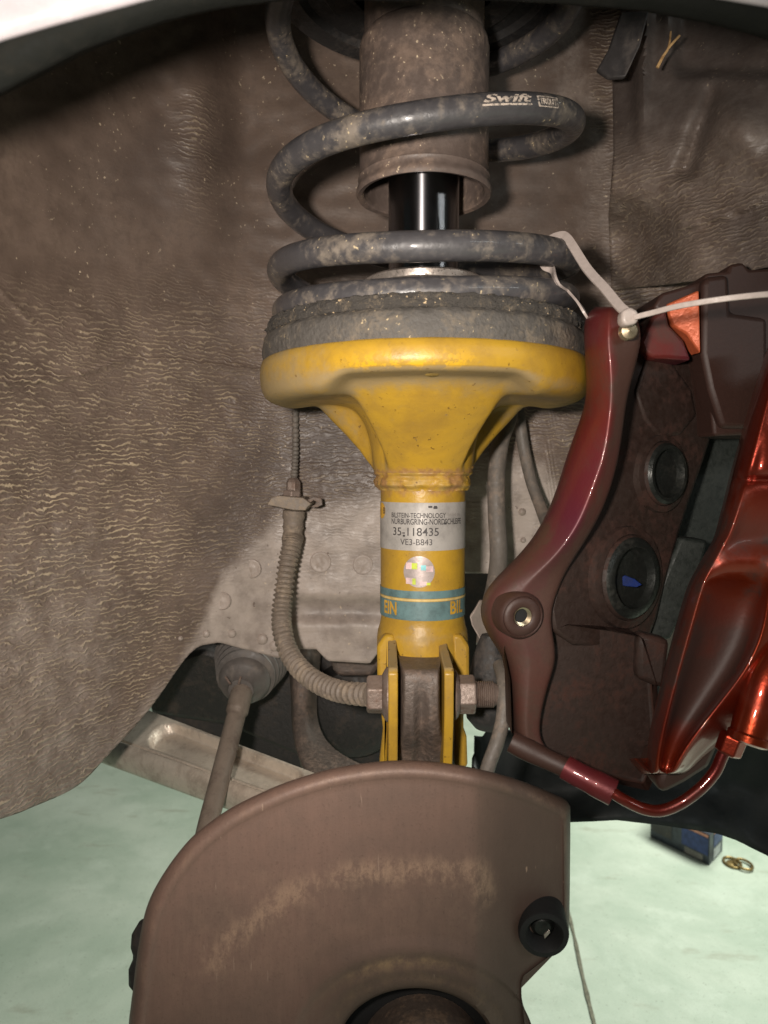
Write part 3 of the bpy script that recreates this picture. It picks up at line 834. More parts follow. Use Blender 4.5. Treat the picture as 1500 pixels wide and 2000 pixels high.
# ------------------------------------------------------------------ knuckle, bolt
SYB = 0.385
kn = thing('steering_knuckle', 'dark cast steering knuckle clamped between two yellow bracket plates', 'knuckle', (AX, 0.4, -0.25))
rws = []
for py, x0, x1, Y in [(1304, 782, 866, 0.400), (1306, 779, 868, 0.392), (1318, 778, 868, 0.3885), (1350, 778, 868, 0.3878), (1390, 778, 868, 0.3885), (1425, 776, 870, 0.391), (1450, 772, 876, 0.399), (1475, 762, 884, 0.412), (1560, 755, 890, 0.42), (1720, 740, 905, 0.42)]:
    d = 0.0045 * sst(1335, 1390, py)
    r = []
    for k in range(13):
        u = k / 12
        e = 0.03 if k in (0, 12) else 0.0
        ch = d * math.exp(-((u - 0.5) / 0.11) ** 2) - 0.4 * d * (math.exp(-((u - 0.32) / 0.08) ** 2) + math.exp(-((u - 0.68) / 0.08) ** 2))
        r.append(P(lerp(x0, x1, u), py, Y) + Vector((0, e + ch, 0)))
    rws.append(r)
# top cap row
top = [Vector((v.x, 0.44, v.z)) for v in rws[0]]
rows('upright', [top] + rws, M['iron'], kn, sub=2)
tube('steering_arm', pxpath([(374, 1822, 0.425), (470, 1800, 0.425), (600, 1770, 0.425), (760, 1740, 0.43)], 10), lambda t: lerp(0.009, 0.013, t), M['iron'], kn, n=16)
lathe('hub_carrier', [(0.045, 0), (0.05, 0.004), (0.05, 0.04), (0.03, 0.06), (0.0001, 0.062)], P(826, 2060, SYB), M['iron'], kn, A=(0, 1, 0), n=40)
bx = thing('strut_bolt', 'weathered grey strut bolt with hex head, flange and threaded end', 'bolt', P(826, 1355, 0.405))
BY = 0.405
def xa(px): return P(px, 1356, BY).x
BZ = P(826, 1356, BY).z
BO = Vector((0, BY, BZ))
lathe('hex_head', [(0.0095, xa(716)), (0.0108, xa(719)), (0.0110, xa(752))], BO, M['bolt'], bx, A=(1, 0, 0), n=6, rot=R(30), smooth=False, bevel=0.0008)
lathe('flange', [(0.0105, xa(746)), (0.0138, xa(752)), (0.0150, xa(756)), (0.0150, xa(761))], BO, M['bolt'], bx, A=(1, 0, 0), n=40)
lathe('washer', [(0.0132, xa(885)), (0.0140, xa(888)), (0.0120, xa(894)), (0.0105, xa(896))], BO, M['bolt'], bx, A=(1, 0, 0), n=40)
lathe('hex_nut', [(0.0107, xa(893)), (0.0108, xa(925)), (0.0098, xa(928))], BO, M['bolt'], bx, A=(1, 0, 0), n=6, rot=R(12), smooth=False, bevel=0.0006)
tp = []
for k in range(9):
    a = lerp(929, 964, k / 9); b = lerp(929, 964, (k + 0.5) / 9)
    tp += [(0.0064, xa(a)), (0.0073, xa(b))]
tp += [(0.0062, xa(966)), (0.0050, xa(974))]
lathe('threaded_end', tp, BO, M['bolt'], bx, A=(1, 0, 0), n=32, sharp=20)

# ------------------------------------------------------------------ brake hose with spring sleeve
bh = thing('brake_hose', 'dusty brake hose in a ribbed spring sleeve hanging from a small bracket', 'hose', P(575, 985, 0.575))
hp = pxpath([(574, 1046, 0.566), (571, 1062, 0.563), (562, 1100, 0.555), (555, 1150, 0.548), (550, 1195, 0.54), (552, 1235, 0.53), (566, 1278, 0.518), (592, 1312, 0.503), (630, 1338, 0.485), (672, 1352, 0.466), (722, 1357, 0.447)], 60)
nr = 47
def hr(t):
    ph = (t * nr) % 1.0
    fl_ = math.exp(-((ph - 0.5) / 0.16) ** 2)
    return lerp(0.0061, 0.0056, t) + 0.0017 * fl_
tube('ribbed_sleeve', hp, hr, M['hose_sleeve'], bh, n=20, sharp=70)
lathe('ferrule', [(0.0072, 0), (0.0086, -0.001), (0.0086, -0.006), (0.0076, -0.008), (0.0078, -0.012), (0.0084, -0.013), (0.0072, -0.016), (0.0078, -0.019), (0.0084, -0.022), (0.0080, -0.0255), (0.006, -0.026)], P(574, 996, 0.568), M['hose_sleeve'], bh, n=28, A=(0.05, 0.02, 1))
lathe('hex_nut', [(0.0072, 0), (0.0074, 0.001), (0.0074, 0.007), (0.0064, 0.0085)], P(571, 978, 0.568), M['bolt'], bh, n=6, smooth=False, bevel=0.0005)
lathe('pipe_nut', [(0.0055, 0), (0.0058, 0.0012), (0.0058, 0.0085), (0.0046, 0.0105), (0.003, 0.012)], P(573, 964, 0.568), M['bolt'], bh, n=6, rot=0.3, smooth=False, bevel=0.0005)
o = prism('hose_bracket', [(522, 986), (530, 972), (545, 968), (592, 972), (608, 984), (600, 991), (596, 997), (575, 997)], 0.552, 0.03, M['hose_sleeve'], bh, 0.0006)
prism('hose_clip', [(596, 978), (612, 970), (628, 973), (630, 986), (620, 991), (606, 990), (622, 982), (612, 977), (600, 988)], 0.558, 0.004, M['iron'], bh, 0.0004)
tube('pipe', pxpath([(573, 952, 0.568), (575, 920, 0.572), (577, 880, 0.577), (577, 830, 0.582), (576, 760, 0.585), (574, 690, 0.585)], 30), lambda t: 0.0026 + 0.0004 * math.sin(t * 170), M['hose'], bh, n=12)

# ------------------------------------------------------------------ right hand hoses
h1 = tag(tube('rubber_hose', pxpath([(1000, 770, 0.548), (993, 815, 0.545), (978, 860, 0.54), (970, 920, 0.535), (970, 1000, 0.53), (974, 1080, 0.525), (968, 1140, 0.515), (955, 1200, 0.50), (948, 1260, 0.49)], 12), 0.0064, M['hose'], n=20), 'thick grey rubber hose hanging straight down behind the yellow strut', 'hose')
h2 = tag(tube('sensor_cable', pxpath([(1008, 770, 0.568), (1014, 815, 0.565), (1024, 880, 0.565), (1038, 940, 0.56), (1056, 990, 0.55), (1072, 1035, 0.53), (1085, 1080, 0.51)], 12), 0.0046, M['hose'], n=16), 'thin grey cable bowed from the yellow seat to the red caliper bracket', 'cable')
h3 = tag(tube('rubber_cable', pxpath([(976, 1300, 0.425), (983, 1325, 0.41), (985, 1365, 0.40), (982, 1405, 0.397), (972, 1446, 0.395), (956, 1490, 0.392), (944, 1530, 0.392)], 12), lambda t: 0.0040, M['hose'], n=18), 'short curved rubber cable bent down past the threaded bolt end', 'cable')
pf = tag(prism('plastic_scrap', [(928, 1190), (938, 1172), (950, 1176), (958, 1205), (975, 1225), (978, 1255), (962, 1268), (932, 1292), (938, 1250), (922, 1222), (918, 1205)], lambda a, b: 0.47 + 0.0004 * (a - 940), 0.004, M['grey_paint'], None, 0.001), 'torn grey plastic scrap hanging beside the lower end of the strut', 'scrap')
bo = tag(lathe('ball_joint_boot', [(0.001, -0.02), (0.010, -0.019), (0.0150, -0.013), (0.0165, -0.004), (0.0155, 0.006), (0.0125, 0.012), (0.0135, 0.016), (0.0110, 0.026), (0.0085, 0.034), (0.006, 0.04)], P(958, 1362, 0.462), M['rubber_dark'], n=40), 'black rubber ball joint boot behind the threaded bolt end', 'boot')

# ------------------------------------------------------------------ subframe, arm, tie rod
sf = thing('subframe', 'dark steel subframe behind the strut with a grey upright brace', 'subframe', P(600, 1480, 0.66))
prism('crossmember', [(268, 1180), (640, 1180), (760, 1050), (1030, 1050), (1030, 1200), (985, 1385), (962, 1402), (940, 1396), (915, 1380), (893, 1392), (893, 1560), (640, 1600), (560, 1560), (300, 1430)], 0.70, 0.05, M['iron_dark'], sf, 0.004)
prism('gusset', [(300, 1300), (395, 1266), (470, 1290), (450, 1420), (290, 1395)], lambda a, b: 0.662 + 0.0002 * (b - 1300), 0.03, M['iron_dark'], sf, 0.006)
prism('web', [(470, 1280), (590, 1290), (590, 1480), (470, 1430)], 0.672, 0.02, M['iron_dark'], sf, 0.004)
lathe('motor_mount', [(0.001, 0.0), (0.030, 0.001), (0.040, 0.006), (0.044, 0.016), (0.044, 0.05)], P(690, 1400, 0.665), M['iron_dark'], sf, A=(0, 1, 0), n=48)
prism('exhaust_bracket', [(640, 1262), (760, 1262), (742, 1300), (728, 1322), (660, 1322), (650, 1310)], 0.63, 0.03, M['iron'], sf, 0.005, (0.005, 0.008))
rws = []
for py, x0, x1, Y in [(1262, 556, 622, 0.655), (1285, 552, 622, 0.65), (1330, 556, 618, 0.64), (1380, 560, 612, 0.63), (1420, 560, 612, 0.615), (1455, 562, 620, 0.60), (1485, 568, 640, 0.58), (1510, 575, 675, 0.562), (1535, 580, 730, 0.55), (1570, 585, 790, 0.545)]:
    rws.append([P(lerp(x0, x1, k / 6), py, Y) + Vector((0, 0.010 * ((k - 3) / 3.0) ** 2 + (0.02 if k in (0, 6) else 0), 0)) for k in range(7)])
rows('brace', rws, M['iron'], sf, sub=2)

ca = thing('control_arm', 'stamped grey steel lower control arm with long pressed recess and rounded lip', 'control arm', P(400, 1520, 0.58))
A0, A1 = P(262, 1372, 0.665), P(760, 1560, 0.50)
B0, B1 = P(186, 1456, 0.605), P(650, 1618, 0.452)
NU, NV = 110, 100
rws = []
for j in range(NV + 1):
    v = j / NV; r = []
    for i in range(NU + 1):
        u = i / NU
        p = A0.lerp(A1, u).lerp(B0.lerp(B1, u), v)
        nrm = (A1 - A0).cross(B0 - A0).normalized()
        if nrm.z < 0: nrm = -nrm
        h = 0.0
        # recess
        uu = max(abs(u - 0.47) - 0.235, 0) / 0.5 * 2.2
        vv = (v - 0.40) / 0.30
        d = math.hypot(uu / 0.25, vv)
        h -= 0.0090 * sst(1.06, 0.86, d)
        uu = max(abs(u - 1.03) - 0.20, 0) / 0.5 * 2.2
        h -= 0.0085 * sst(1.06, 0.86, math.hypot(uu / 0.25, vv))
        h -= 0.007 * math.exp(-((v - 0.775) / 0.012) ** 2)
        h += 0.004 * sst(0.78, 0.86, v)
        drop = max(0, v - 0.82) / 0.18
        h -= 0.018 * (1 - math.sqrt(max(0, 1 - min(1, drop) ** 2)))
        drop0 = max(0, 0.05 - v) / 0.05
        h -= 0.01 * drop0 ** 2
        r.append(p + nrm * h)
    rws.append(r)
last = rws[-1]
rws.append([q + Vector((0, 0.002, -0.003)) for q in last]); rws.append([q + Vector((0, 0.02, -0.006)) for q in last])
rows('arm_shell', rws, M['steel_arm'], ca, solid=0.002, sharp=70)

tr = thing('tie_rod', 'slim grey tie rod leaving a ribbed black rubber rack boot', 'tie rod', P(400, 1600, 0.46))
tube('rod', pxpath([(488, 1300, 0.60), (474, 1345, 0.575), (458, 1410, 0.552), (440, 1480, 0.528), (422, 1550, 0.506), (404, 1620, 0.485), (390, 1690, 0.465), (378, 1760, 0.445), (372, 1830, 0.428)], 14), lambda t: 0.0086 if t < 0.22 else lerp(0.0074, 0.0066, t), M['rod'], tr, n=24)
lathe('ball_end', [(0.0001, -0.014), (0.008, -0.013), (0.0115, -0.008), (0.012, 0.004), (0.0085, 0.010), (0.006, 0.018)], P(374, 1835, 0.425), M['iron_dark'], tr, n=24)
bd_ax = (P(470, 1345, 0.575) - P(492, 1280, 0.63)).normalized()
bp = [(0.005, 0.016), (0.0098, 0.0155), (0.0110, 0.009), (0.0165, 0.006), (0.0192, 0.003), (0.0205, -0.001)]
for k in range(5):
    r0 = 0.0202 + 0.0019 * k
    z0 = -0.003 - k * 0.0075
    bp += [(r0 - 0.003, z0 - 0.001), (r0 - 0.0025, z0 - 0.0022), (r0 + 0.0036, z0 - 0.004), (r0 + 0.0038, z0 - 0.006), (r0 - 0.0015, z0 - 0.0085)]
boot = lathe('rack_boot', bp, P(477, 1330, 0.585), M['boot'], tr, A=bd_ax, n=64, sharp=60, cap=False)
for a, b in (((440, 1322), (450, 1336)), ((470, 1322), (466, 1336))):
    tube('clip_ear', [P(a[0], a[1], 0.566), P(b[0], b[1], 0.562)], 0.0009, M['bolt'], boot, n=8)

# ------------------------------------------------------------------ backing shield / disc
OUT = [(500, 2260), (330, 2220), (270, 2120), (252, 2020), (256, 1960), (260, 1930), (270, 1850), (287, 1770), (320, 1705), (367, 1643), (410, 1606), (453, 1577), (513, 1547), (573, 1523), (650, 1501), (733, 1488), (800, 1485), (867, 1490), (935, 1502), (1000, 1519), (1060, 1541), (1106, 1562), (1114, 1574), (1114, 1640), (1113, 1740), (1112, 1800), (1110, 1832), (1092, 1856), (1064, 1866), (1048, 1870), (1030, 1888), (1019, 1916), (1018, 1950), (1024, 2010), (1034, 2100), (960, 2230), (800, 2270)]
k0 = OUT.index((1060, 1541))
sm = catmull([Vector((a, b, 0)) for a, b in OUT[:k0 + 1]], 5)
OUT = [(q.x, q.y) for q in sm] + OUT[k0 + 1:]
HC = (812, 2040)
def out_r(a):
    dx, dy = math.cos(a), math.sin(a)
    best = 0
    m = len(OUT)
    for i in range(m):
        x0, y0 = OUT[i][0] - HC[0], OUT[i][1] - HC[1]
        x1, y1 = OUT[(i + 1) % m][0] - HC[0], OUT[(i + 1) % m][1] - HC[1]
        ex, ey = x1 - x0, y1 - y0
        den = dx * ey - dy * ex
        if abs(den) < 1e-9: continue
        tt = (x0 * ey - y0 * ex) / den
        s = (x0 * dy - y0 * dx) / den
        if -1e-6 <= s <= 1 + 1e-6 and tt > 0: best = max(best, tt)
    return best
SY = 0.352
ds = thing('brake_backing_shield', 'heat browned round brake backing shield with scuffed ring and straight cut side', 'brake shield', P(812, 2040, SY))
na = 360
FR = [(1.0, 0.020), (1.0, 0.0110), (0.996, 0.0070), (0.986, 0.0042), (0.968, 0.0018), (0.946, 0.0004), (0.922, 0.0), (0.91, 0.0008)] + [(lerp(0.9, 0.10, k / 34), 0.0012) for k in range(35)] + [(0.06, 0.0004), (0.03, 0.0002), (0.012, 0.0006), (0.0, 0.0014), (-0.02, 0.0022), (-0.06, 0.0024), (-0.085, 0.0022), (-0.10, 0.0034), (-0.13, 0.0036), (-0.165, 0.0040), (-0.18, 0.008), (-0.18, 0.03)]
vs, fs, att = [], [], []
WEAR = [(420, 1880), (452, 1840), (510, 1790), (560, 1752), (640, 1722), (700, 1708), (800, 1702), (930, 1706), (940, 1740)]
rad = [out_r(2 * math.pi * k / na) for k in range(na)]
for (f, dy) in FR:
    for k in range(na):
        a = 2 * math.pi * k / na
        hx, hy = 232 * math.cos(a), 172 * math.sin(a)
        ro = rad[k]
        ox, oy = ro * math.cos(a), ro * math.sin(a)
        if f < 0:
            px, py = HC[0] + hx * (1 + 2.0 * f), HC[1] + hy * (1 + 2.0 * f)
        else:
            px, py = HC[0] + lerp(hx, ox, f), HC[1] + lerp(hy, oy, f)
        Y = SY + dy
        Y += 0.00012 * max(0, px - 930) + 0.0008 * sst(900, 980, px)
        v = P(px, py, Y)
        vs.append(v)
        d = segdist((px, py), WEAR)
        w = sst(44, 6, d) if 0.05 < f < 0.95 else 0
        if 0.03 < f < 0.9 and py > 1700 and px < 940:
            w = max(w, 0.2 * sst(190, 20, d))
        w = max(w, 0.35 * math.exp(-((f - 0.945) / 0.02) ** 2))
        oil_shade = 0.9 * sst(870, 1000, px) * (1 if f > -0.3 else 1)  # right side darkened: shade painted in together with oil
        oil_shade = max(oil_shade, 0.75 * sst(1800, 1950, py) * sst(540, 700, px), 0.25 * sst(620, 900, px))
        hd = (0.9 * math.exp(-((f + 0.03) / 0.03) ** 2) * math.exp(-((px - 790) / 110.0) ** 2) + 0.25 * math.exp(-((f + 0.12) / 0.03) ** 2)) if f < 0.15 else 0
        att.append((w, oil_shade, hd))
for i in range(len(FR) - 1):
    for k in range(na):
        k2 = (k + 1) % na
        fs.append((i * na + k, i * na + k2, (i + 1) * na + k2, (i + 1) * na + k))
obj('shield_plate', vs, fs, M['shield'], ds, sharp=60, attr=att)
hubc = P(826, 2110, SY + 0.012)
lathe('wheel_hub', [(0.0001, 0.012), (0.022, 0.012), (0.026, 0.010), (0.029, 0.005), (0.0315, 0.004), (0.0325, 0.002), (0.0330, -0.002), (0.0330, -0.03)], hubc, M['hub'], ds, A=(0, -1, 0), n=72)
lathe('shield_backing', [(0.0001, 0), (0.06, 0), (0.06, 0.02)], P(812, 2040, SY + 0.03), M['black'], ds, A=(0, 1, 0), n=48)
bc = P(1060, 1812, SY + 0.0125)
bl = lathe('mounting_sleeve', [(0.0126, 0.02), (0.0126, -0.004), (0.0121, -0.0055), (0.0096, -0.0058), (0.0085, -0.0045), (0.0068, 0.0), (0.0060, 0.004)], bc, M['black'], ds, A=(0.08, 1, 0.10), n=48, cap=False)
lathe('bolt_end', [(0.0001, -0.0005), (0.004, -0.0002), (0.0062, 0.002), (0.0072, 0.008)], bc, M['piston'], bl, A=(0.08, 1, 0.10), n=24)
prism('polished_chip', [(1062, 1826), (1073, 1816), (1075, 1822), (1064, 1834)], SY + 0.0085, 0.001, M['zinc'], bl, 0.0002)
lathe('rear_lug', [(0.0001, -0.018), (0.005, -0.0172), (0.0082, -0.013), (0.0090, -0.006), (0.0074, -0.001), (0.0076, 0.002), (0.0092, 0.006), (0.0094, 0.012), (0.0066, 0.018), (0.0001, 0.020)], P(288, 1870, SY + 0.030), M['iron_dark'], ds, A=(0.1, 0.1, 1), n=28, sharp=60)

# ------------------------------------------------------------------ undertray
ut = thing('undertray', 'black plastic undertray flap hanging behind the red caliper', 'undertray', P(1300, 1600, 0.62))
rws = []
UT_T = [(915, 1420), (960, 1420), (1010, 1430), (1300, 1280), (1800, 1250)]
UT_B = [(928, 1500), (945, 1560), (1000, 1600), (1116, 1606), (1205, 1602), (1300, 1613), (1400, 1628), (1440, 1642), (1500, 1672), (1800, 1850)]
for j in range(25):
    r = []
    for i in range(61):
        px = lerp(928, 1800, i / 60)
        py = lerp(poly(UT_T, px), poly(UT_B, px), j / 24)
        if px < 950: py = max(py, 1438 + (px - 935) * 0)
        r.append(P(px, py, 0.62 + 0.008 * math.sin(px / 70.0) - 0.00004 * (px - 930) - 0.03 * sst(0.7, 1.0, j / 24) + 0.004 * mnoise.noise(Vector((px / 80.0, py / 60.0, 1)))))
    rws.append(r)
rows('tray_sheet', rws, M['tray'], ut, solid=0.003, sharp=60)

# ------------------------------------------------------------------ caliper
ca2 = thing('brake_caliper', 'metallic red two piston brake caliper hung from the spring by a cable tie', 'caliper', P(1240, 1560, 0.37))
# bracket leg with ridge
LEG = [(598, 1168, 1192, 1212, .366), (606, 1152, 1190, 1232, .360), (622, 1142, 1189, 1246, .357), (650, 1140, 1188, 1252, .356), (672, 1141, 1188, 1252, .356), (724, 1144, 1193, 1240, .357), (764, 1146, 1194, 1228, .358), (800, 1140, 1192, 1222, .358), (832, 1128, 1188, 1218, .359), (892, 1106, 1180, 1210, .360), (960, 1086, 1154, 1192, .361), (1008, 1066, 1136, 1172, .362), (1050, 1042, 1112, 1148, .363), (1090, 1008, 1080, 1122, .364), (1120, 976, 1048, 1104, .366), (1148, 952, 1022, 1092, .368), (1172, 941, 1012, 1084, .3695), (1196, 937, 1008, 1078, .370), (1222, 944, 1012, 1078, .3705), (1248, 958, 1020, 1082, .371), (1274, 976, 1030, 1086, .372), (1300, 988, 1034, 1084, .3725), (1335, 995, 1032, 1072, .373), (1380, 999, 1028, 1060, .3735), (1430, 1001, 1026, 1052, .374), (1458, 1008, 1034, 1064, .374), (1474, 1024, 1046, 1080, .374)]
rws = []
for py, a, b, c_, Y in LEG:
    m1 = lerp(a, b, 0.45); fl2 = 1 - 0.8 * sst(1080, 1180, py)
    rws.append([P(a, py, Y + 0.040), P(a + 1, py, Y + 0.006 + 0.016 * fl2), P(m1, py, Y + 0.0010 + 0.0075 * fl2), P(b - 2, py, Y + 0.0008 * fl2), P(b + 3, py, Y), P(lerp(b, c_, 0.5), py, Y + 0.0005 + 0.004 * fl2), P(c_ - 2, py, Y + 0.001 + 0.008 * fl2), P(c_, py, Y + 0.004 + 0.009 * fl2), P(c_ - 2, py, Y + 0.04)])
topr = [v + Vector((0, 0.012, 0.002)) for v in rws[0]]
lat = []
for k, row in enumerate([LEG[0]] + LEG):
    for c in range(9):
        lat.append((max(0.0 if c < 4 else (0.3 if c == 4 else 0.95), 0.95 * sst(980, 1130, row[0])), 0, 0))  # right of the ridge the shaded face is painted in with the dust
c_leg = rows('bracket_leg', [topr] + rws, M['candy_leg'], ca2, sub=2, attr=lat)
# ear + lower plate
def closed(pts, n=6):
    v = [Vector((a, b, 0)) for a, b in pts]; v = [v[-1]] + v + [v[0], v[1]]
    c = catmull(v, n)[n:-n]
    return [(q.x, q.y) for q in c[:-1]]
ear = prism('bracket_plate', [(985, 1262), (998, 1330), (1001, 1440), (1060, 1472), (1200, 1532), (1270, 1548), (1296, 1480), (1286, 1340), (1258, 1246), (1190, 1232), (1110, 1222), (1062, 1240)], lambda a, b: 0.374 + 0.00005 * max(0, a - 1000), 0.022, M['candy_dust'], ca2, 0.002, (0.0115, 0.012), imat=M['cav'])  # pocket floor takes a darker material to stand for its shade
boss = lathe('ear_boss', [(0.0126, 0.010), (0.0120, 0.0014), (0.0112, 0.0), (0.0104, -0.0008), (0.0099, -0.0002), (0.0094, -0.0010), (0.0053, -0.0012), (0.0046, -0.0004), (0.0045, 0.008)], P(1020, 1204, 0.3668), M['candy_dust'], ca2, A=(-0.22, 1, 0.06), n=64, cap=False, sharp=60)
thr = []
for k in range(6): thr += [(0.0047 - 0.0001 * k, -0.0006 + k * 0.0005), (0.0041 - 0.0001 * k, -0.00035 + k * 0.0005)]
th_ = lathe('threaded_hole', thr, P(1020, 1204, 0.3668), M['thread'], boss, A=(-0.22, 1, 0.06), n=36, cap=False, sharp=20)
lathe('hole_shade_disc', [(0.0040, 0.0022), (0.0001, 0.0023)], P(1020, 1204, 0.3668), M['black'], boss, A=(-0.22, 1, 0.06), n=24, cap=False)  # black disc stands for the dark depth of the hole
# piston housing, tilted
HY = lambda a, b: 0.379 + 0.00022 * (a - 1100) if a > 1100 else 0.379
prism('piston_housing', [(1236, 650), (1288, 604), (1330, 640), (1372, 720), (1388, 790), (1392, 850), (1376, 900), (1348, 980), (1326, 1050), (1304, 1130), (1284, 1210), (1262, 1268), (1120, 1262), (1080, 1236), (1070, 1190), (1096, 1110), (1160, 1010), (1200, 900), (1214, 790)], HY, 0.03, M['cav'], ca2, 0.003)
hn = Vector((0.55, -0.83, 0.02))
for (px, py, ro, ri, blue) in ((1290, 925, 0.0175, 0.0135, False), (1224, 1127, 0.0225, 0.0165, True)):
    c0 = P(px, py, HY(px, py) - 0.001)
    rg = lathe('piston_ring', [(ro * 1.28, -0.004), (ro * 1.24, 0.0022), (ro * 1.06, 0.0030), (ro * 1.03, 0.0012), (ro, 0.0040), (ro * 0.9, 0.0052), (ri * 1.05, 0.0046)], c0, M['cav'], ca2, A=hn, n=56, cap=False, sharp=50)
    lathe('piston', [(ro * 0.985, 0.0045), (ro * 0.9, 0.0062), (ri * 1.02, 0.0060), (ri * 0.97, 0.004), (ri * 0.95, 0.0014), (ri * 0.6, 0.0008), (0.0001, 0.0006)], c0, M['piston'], rg, A=hn, n=56, cap=False, sharp=50)
    if blue:
        prism('blue_seal', [(1208, 1142), (1212, 1127), (1222, 1124), (1240, 1131), (1254, 1142), (1244, 1147), (1222, 1145)], HY(px, py) - 0.004, 0.001, M['blue'], rg, 0.0003)
prism('cast_rib', [(1240, 765), (1262, 700), (1300, 690), (1352, 760), (1362, 812), (1330, 850), (1290, 858), (1258, 820)], lambda a, b: HY(a, b) - 0.003, 0.01, M['cav'], ca2, 0.0026, bseg=3)
# top block
prism('bridge_block', [(1276, 600), (1292, 572), (1376, 548), (1378, 533), (1422, 529), (1426, 516), (1452, 511), (1464, 526), (1500, 524), (1640, 520), (1640, 850), (1440, 850), (1394, 852), (1388, 780), (1372, 706), (1330, 640)], lambda a, b: 0.415 + 0.00003 * (a - 1370), 0.05, M['candy_dust'], ca2, 0.002)
prism('bridge_step', [(1374, 556), (1378, 540), (1424, 534), (1428, 610), (1500, 620), (1500, 838), (1410, 836), (1386, 760), (1372, 690)], lambda a, b: 0.408 + 0.00006 * (a - 1370), 0.02, M['candy_dust'], ca2, 0.003)
prism('lit_facet', [(1302, 594), (1366, 566), (1369, 690), (1341, 652), (1314, 636), (1306, 616)], lambda a, b: 0.412 - 0.00012 * (a - 1300), 0.012, M['lit_orange'], ca2, 0.001)  # lit patch of the caliper paint, its brightness put into the colour
prism('painted_wedge', [(1250, 668), (1272, 620), (1300, 600), (1308, 634), (1336, 664), (1352, 704), (1300, 700), (1276, 700), (1256, 686)], 0.4035, 0.02, M['candy_leg'], ca2, 0.002)
prism('brake_pad', [(1330, 1050), (1384, 1055), (1372, 1100), (1350, 1160), (1330, 1210), (1310, 1250), (1252, 1246), (1270, 1200), (1300, 1120)], 0.425, 0.02, M['pad_shade'], ca2, 0.002)
prism('pad_clip', [(1250, 1236), (1310, 1250), (1300, 1345), (1282, 1342), (1244, 1326), (1246, 1260)], 0.392, 0.012, M['cav'], ca2, 0.003)
# outer body on the right
prism('shade_panel', [(1332, 842), (1500, 842), (1500, 1080), (1440, 1120), (1290, 1100), (1310, 980)], 0.475, 0.012, M['pad_shade'], ca2, 0.003)  # dark panel added where the body shades the wall behind
BD = [ # py, x0..x5
 (640, 1512, 1516, 1545, 1580, 1640, 1720), (760, 1472, 1476, 1508, 1560, 1620, 1720), (860, 1444, 1449, 1482, 1530, 1600, 1720),
 (925, 1426, 1431, 1464, 1515, 1590, 1720), (934, 1424, 1429, 1462, 1513, 1588, 1720), (940, 1422, 1427, 1460, 1511, 1586, 1720), (950, 1420, 1425, 1458, 1509, 1584, 1720),
 (1040, 1398, 1402, 1430, 1480, 1560, 1720), (1056, 1392, 1396, 1420, 1468, 1550, 1720), (1100, 1366, 1371, 1396, 1450, 1530, 1720),
 (1135, 1346, 1351, 1377, 1440, 1510, 1720), (1160, 1337, 1342, 1370, 1436, 1500, 1720), (1230, 1317, 1322, 1350, 1420, 1492, 1720),
 (1300, 1299, 1303, 1330, 1390, 1462, 1640), (1360, 1283, 1287, 1314, 1356, 1416, 1560), (1410, 1272, 1276, 1301, 1334, 1376, 1470), (1450, 1265, 1269, 1292, 1316, 1346, 1410), (1490, 1260, 1264, 1285, 1303, 1322, 1366), (1524, 1262, 1266, 1284, 1296, 1310, 1330)]
rws = []
for row in BD:
    py = row[0]
    g = 0.006 * math.exp(-((py - 937) / 6.0) ** 2)
    pocket = 0.013 * sst(1110, 1165, py) * sst(1520, 1400, py)
    shelf = 0.012 * sst(1060, 1040, py)
    Y0 = 0.352 - shelf * 0.2 + g
    bulge = 0.012 * math.exp(-((py - 900) / 50.0) ** 2) + 0.010 * math.exp(-((py - 1110) / 35.0) ** 2)
    x = row[1:]
    ds_ = [Y0 + 0.05, Y0 + 0.012, Y0 - 0.004, Y0 + pocket - bulge, Y0 - 0.010 - 0.4 * bulge, Y0 + 0.002]
    pts = [(x[0], ds_[0]), (x[1], ds_[1]), (lerp(x[1], x[2], 0.5), lerp(ds_[1], ds_[2], 0.62)), (x[2] - 5, ds_[2] + 0.0005), (x[2], ds_[2]), (x[2] + 5, lerp(ds_[2], ds_[3], 0.16)), (lerp(x[2], x[3], 0.35), lerp(ds_[2], ds_[3], 0.85)), (x[3], ds_[3]), (lerp(x[3], x[4], 0.68), lerp(ds_[3], ds_[4], 0.18)), (x[4] - 7, lerp(ds_[3], ds_[4], 0.8)), (x[4], ds_[4]), (x[4] + 8, ds_[4] + 0.0004), (lerp(x[4], x[5], 0.5), lerp(ds_[4], ds_[5], 0.7)), (x[5], ds_[5]), (x[5], ds_[5] + 0.05)]
    r = [P(a, py, b) for a, b in pts]
    rws.append(r)
rws.append([v + Vector((0, 0.03, -0.001)) for v in rws[-1]])
bat = []
for k, row in enumerate(BD + [BD[-1]]):
    for c in range(len(rws[0])):
        py = row[0]
        dm = 0.12
        if 5 <= c <= 8: dm = max(dm, 1.0 * sst(1130, 1180, py) * sst(1490, 1400, py))
        if c < 4: dm = max(dm, 0.75 * sst(950, 1050, py) * sst(1450, 1330, py))
        if 5 <= c <= 9: dm = max(dm, 0.8 * sst(955, 1000, py) * sst(1095, 1065, py))
        if c >= 12: dm = max(dm, 0.5)
        bat.append((dm, 0, 0))
rows('caliper_body', rws, M['candy'], ca2, sub=3, attr=bat)
tube('bleed_boss', pxpath([(1540, 1240, 0.352), (1500, 1320, 0.345), (1478, 1390, 0.342), (1464, 1438, 0.340)], 10), lambda t: lerp(0.0105, 0.0088, t), M['candy'], ca2, n=32)
lathe('bore_plug', [(0.0088, 0), (0.0098, 0.001), (0.0098, 0.004), (0.008, 0.005), (0.0001, 0.0055)], P(1466, 1432, 0.340), M['candy'], ca2, A=(-0.3, -0.1, -0.95), n=32)
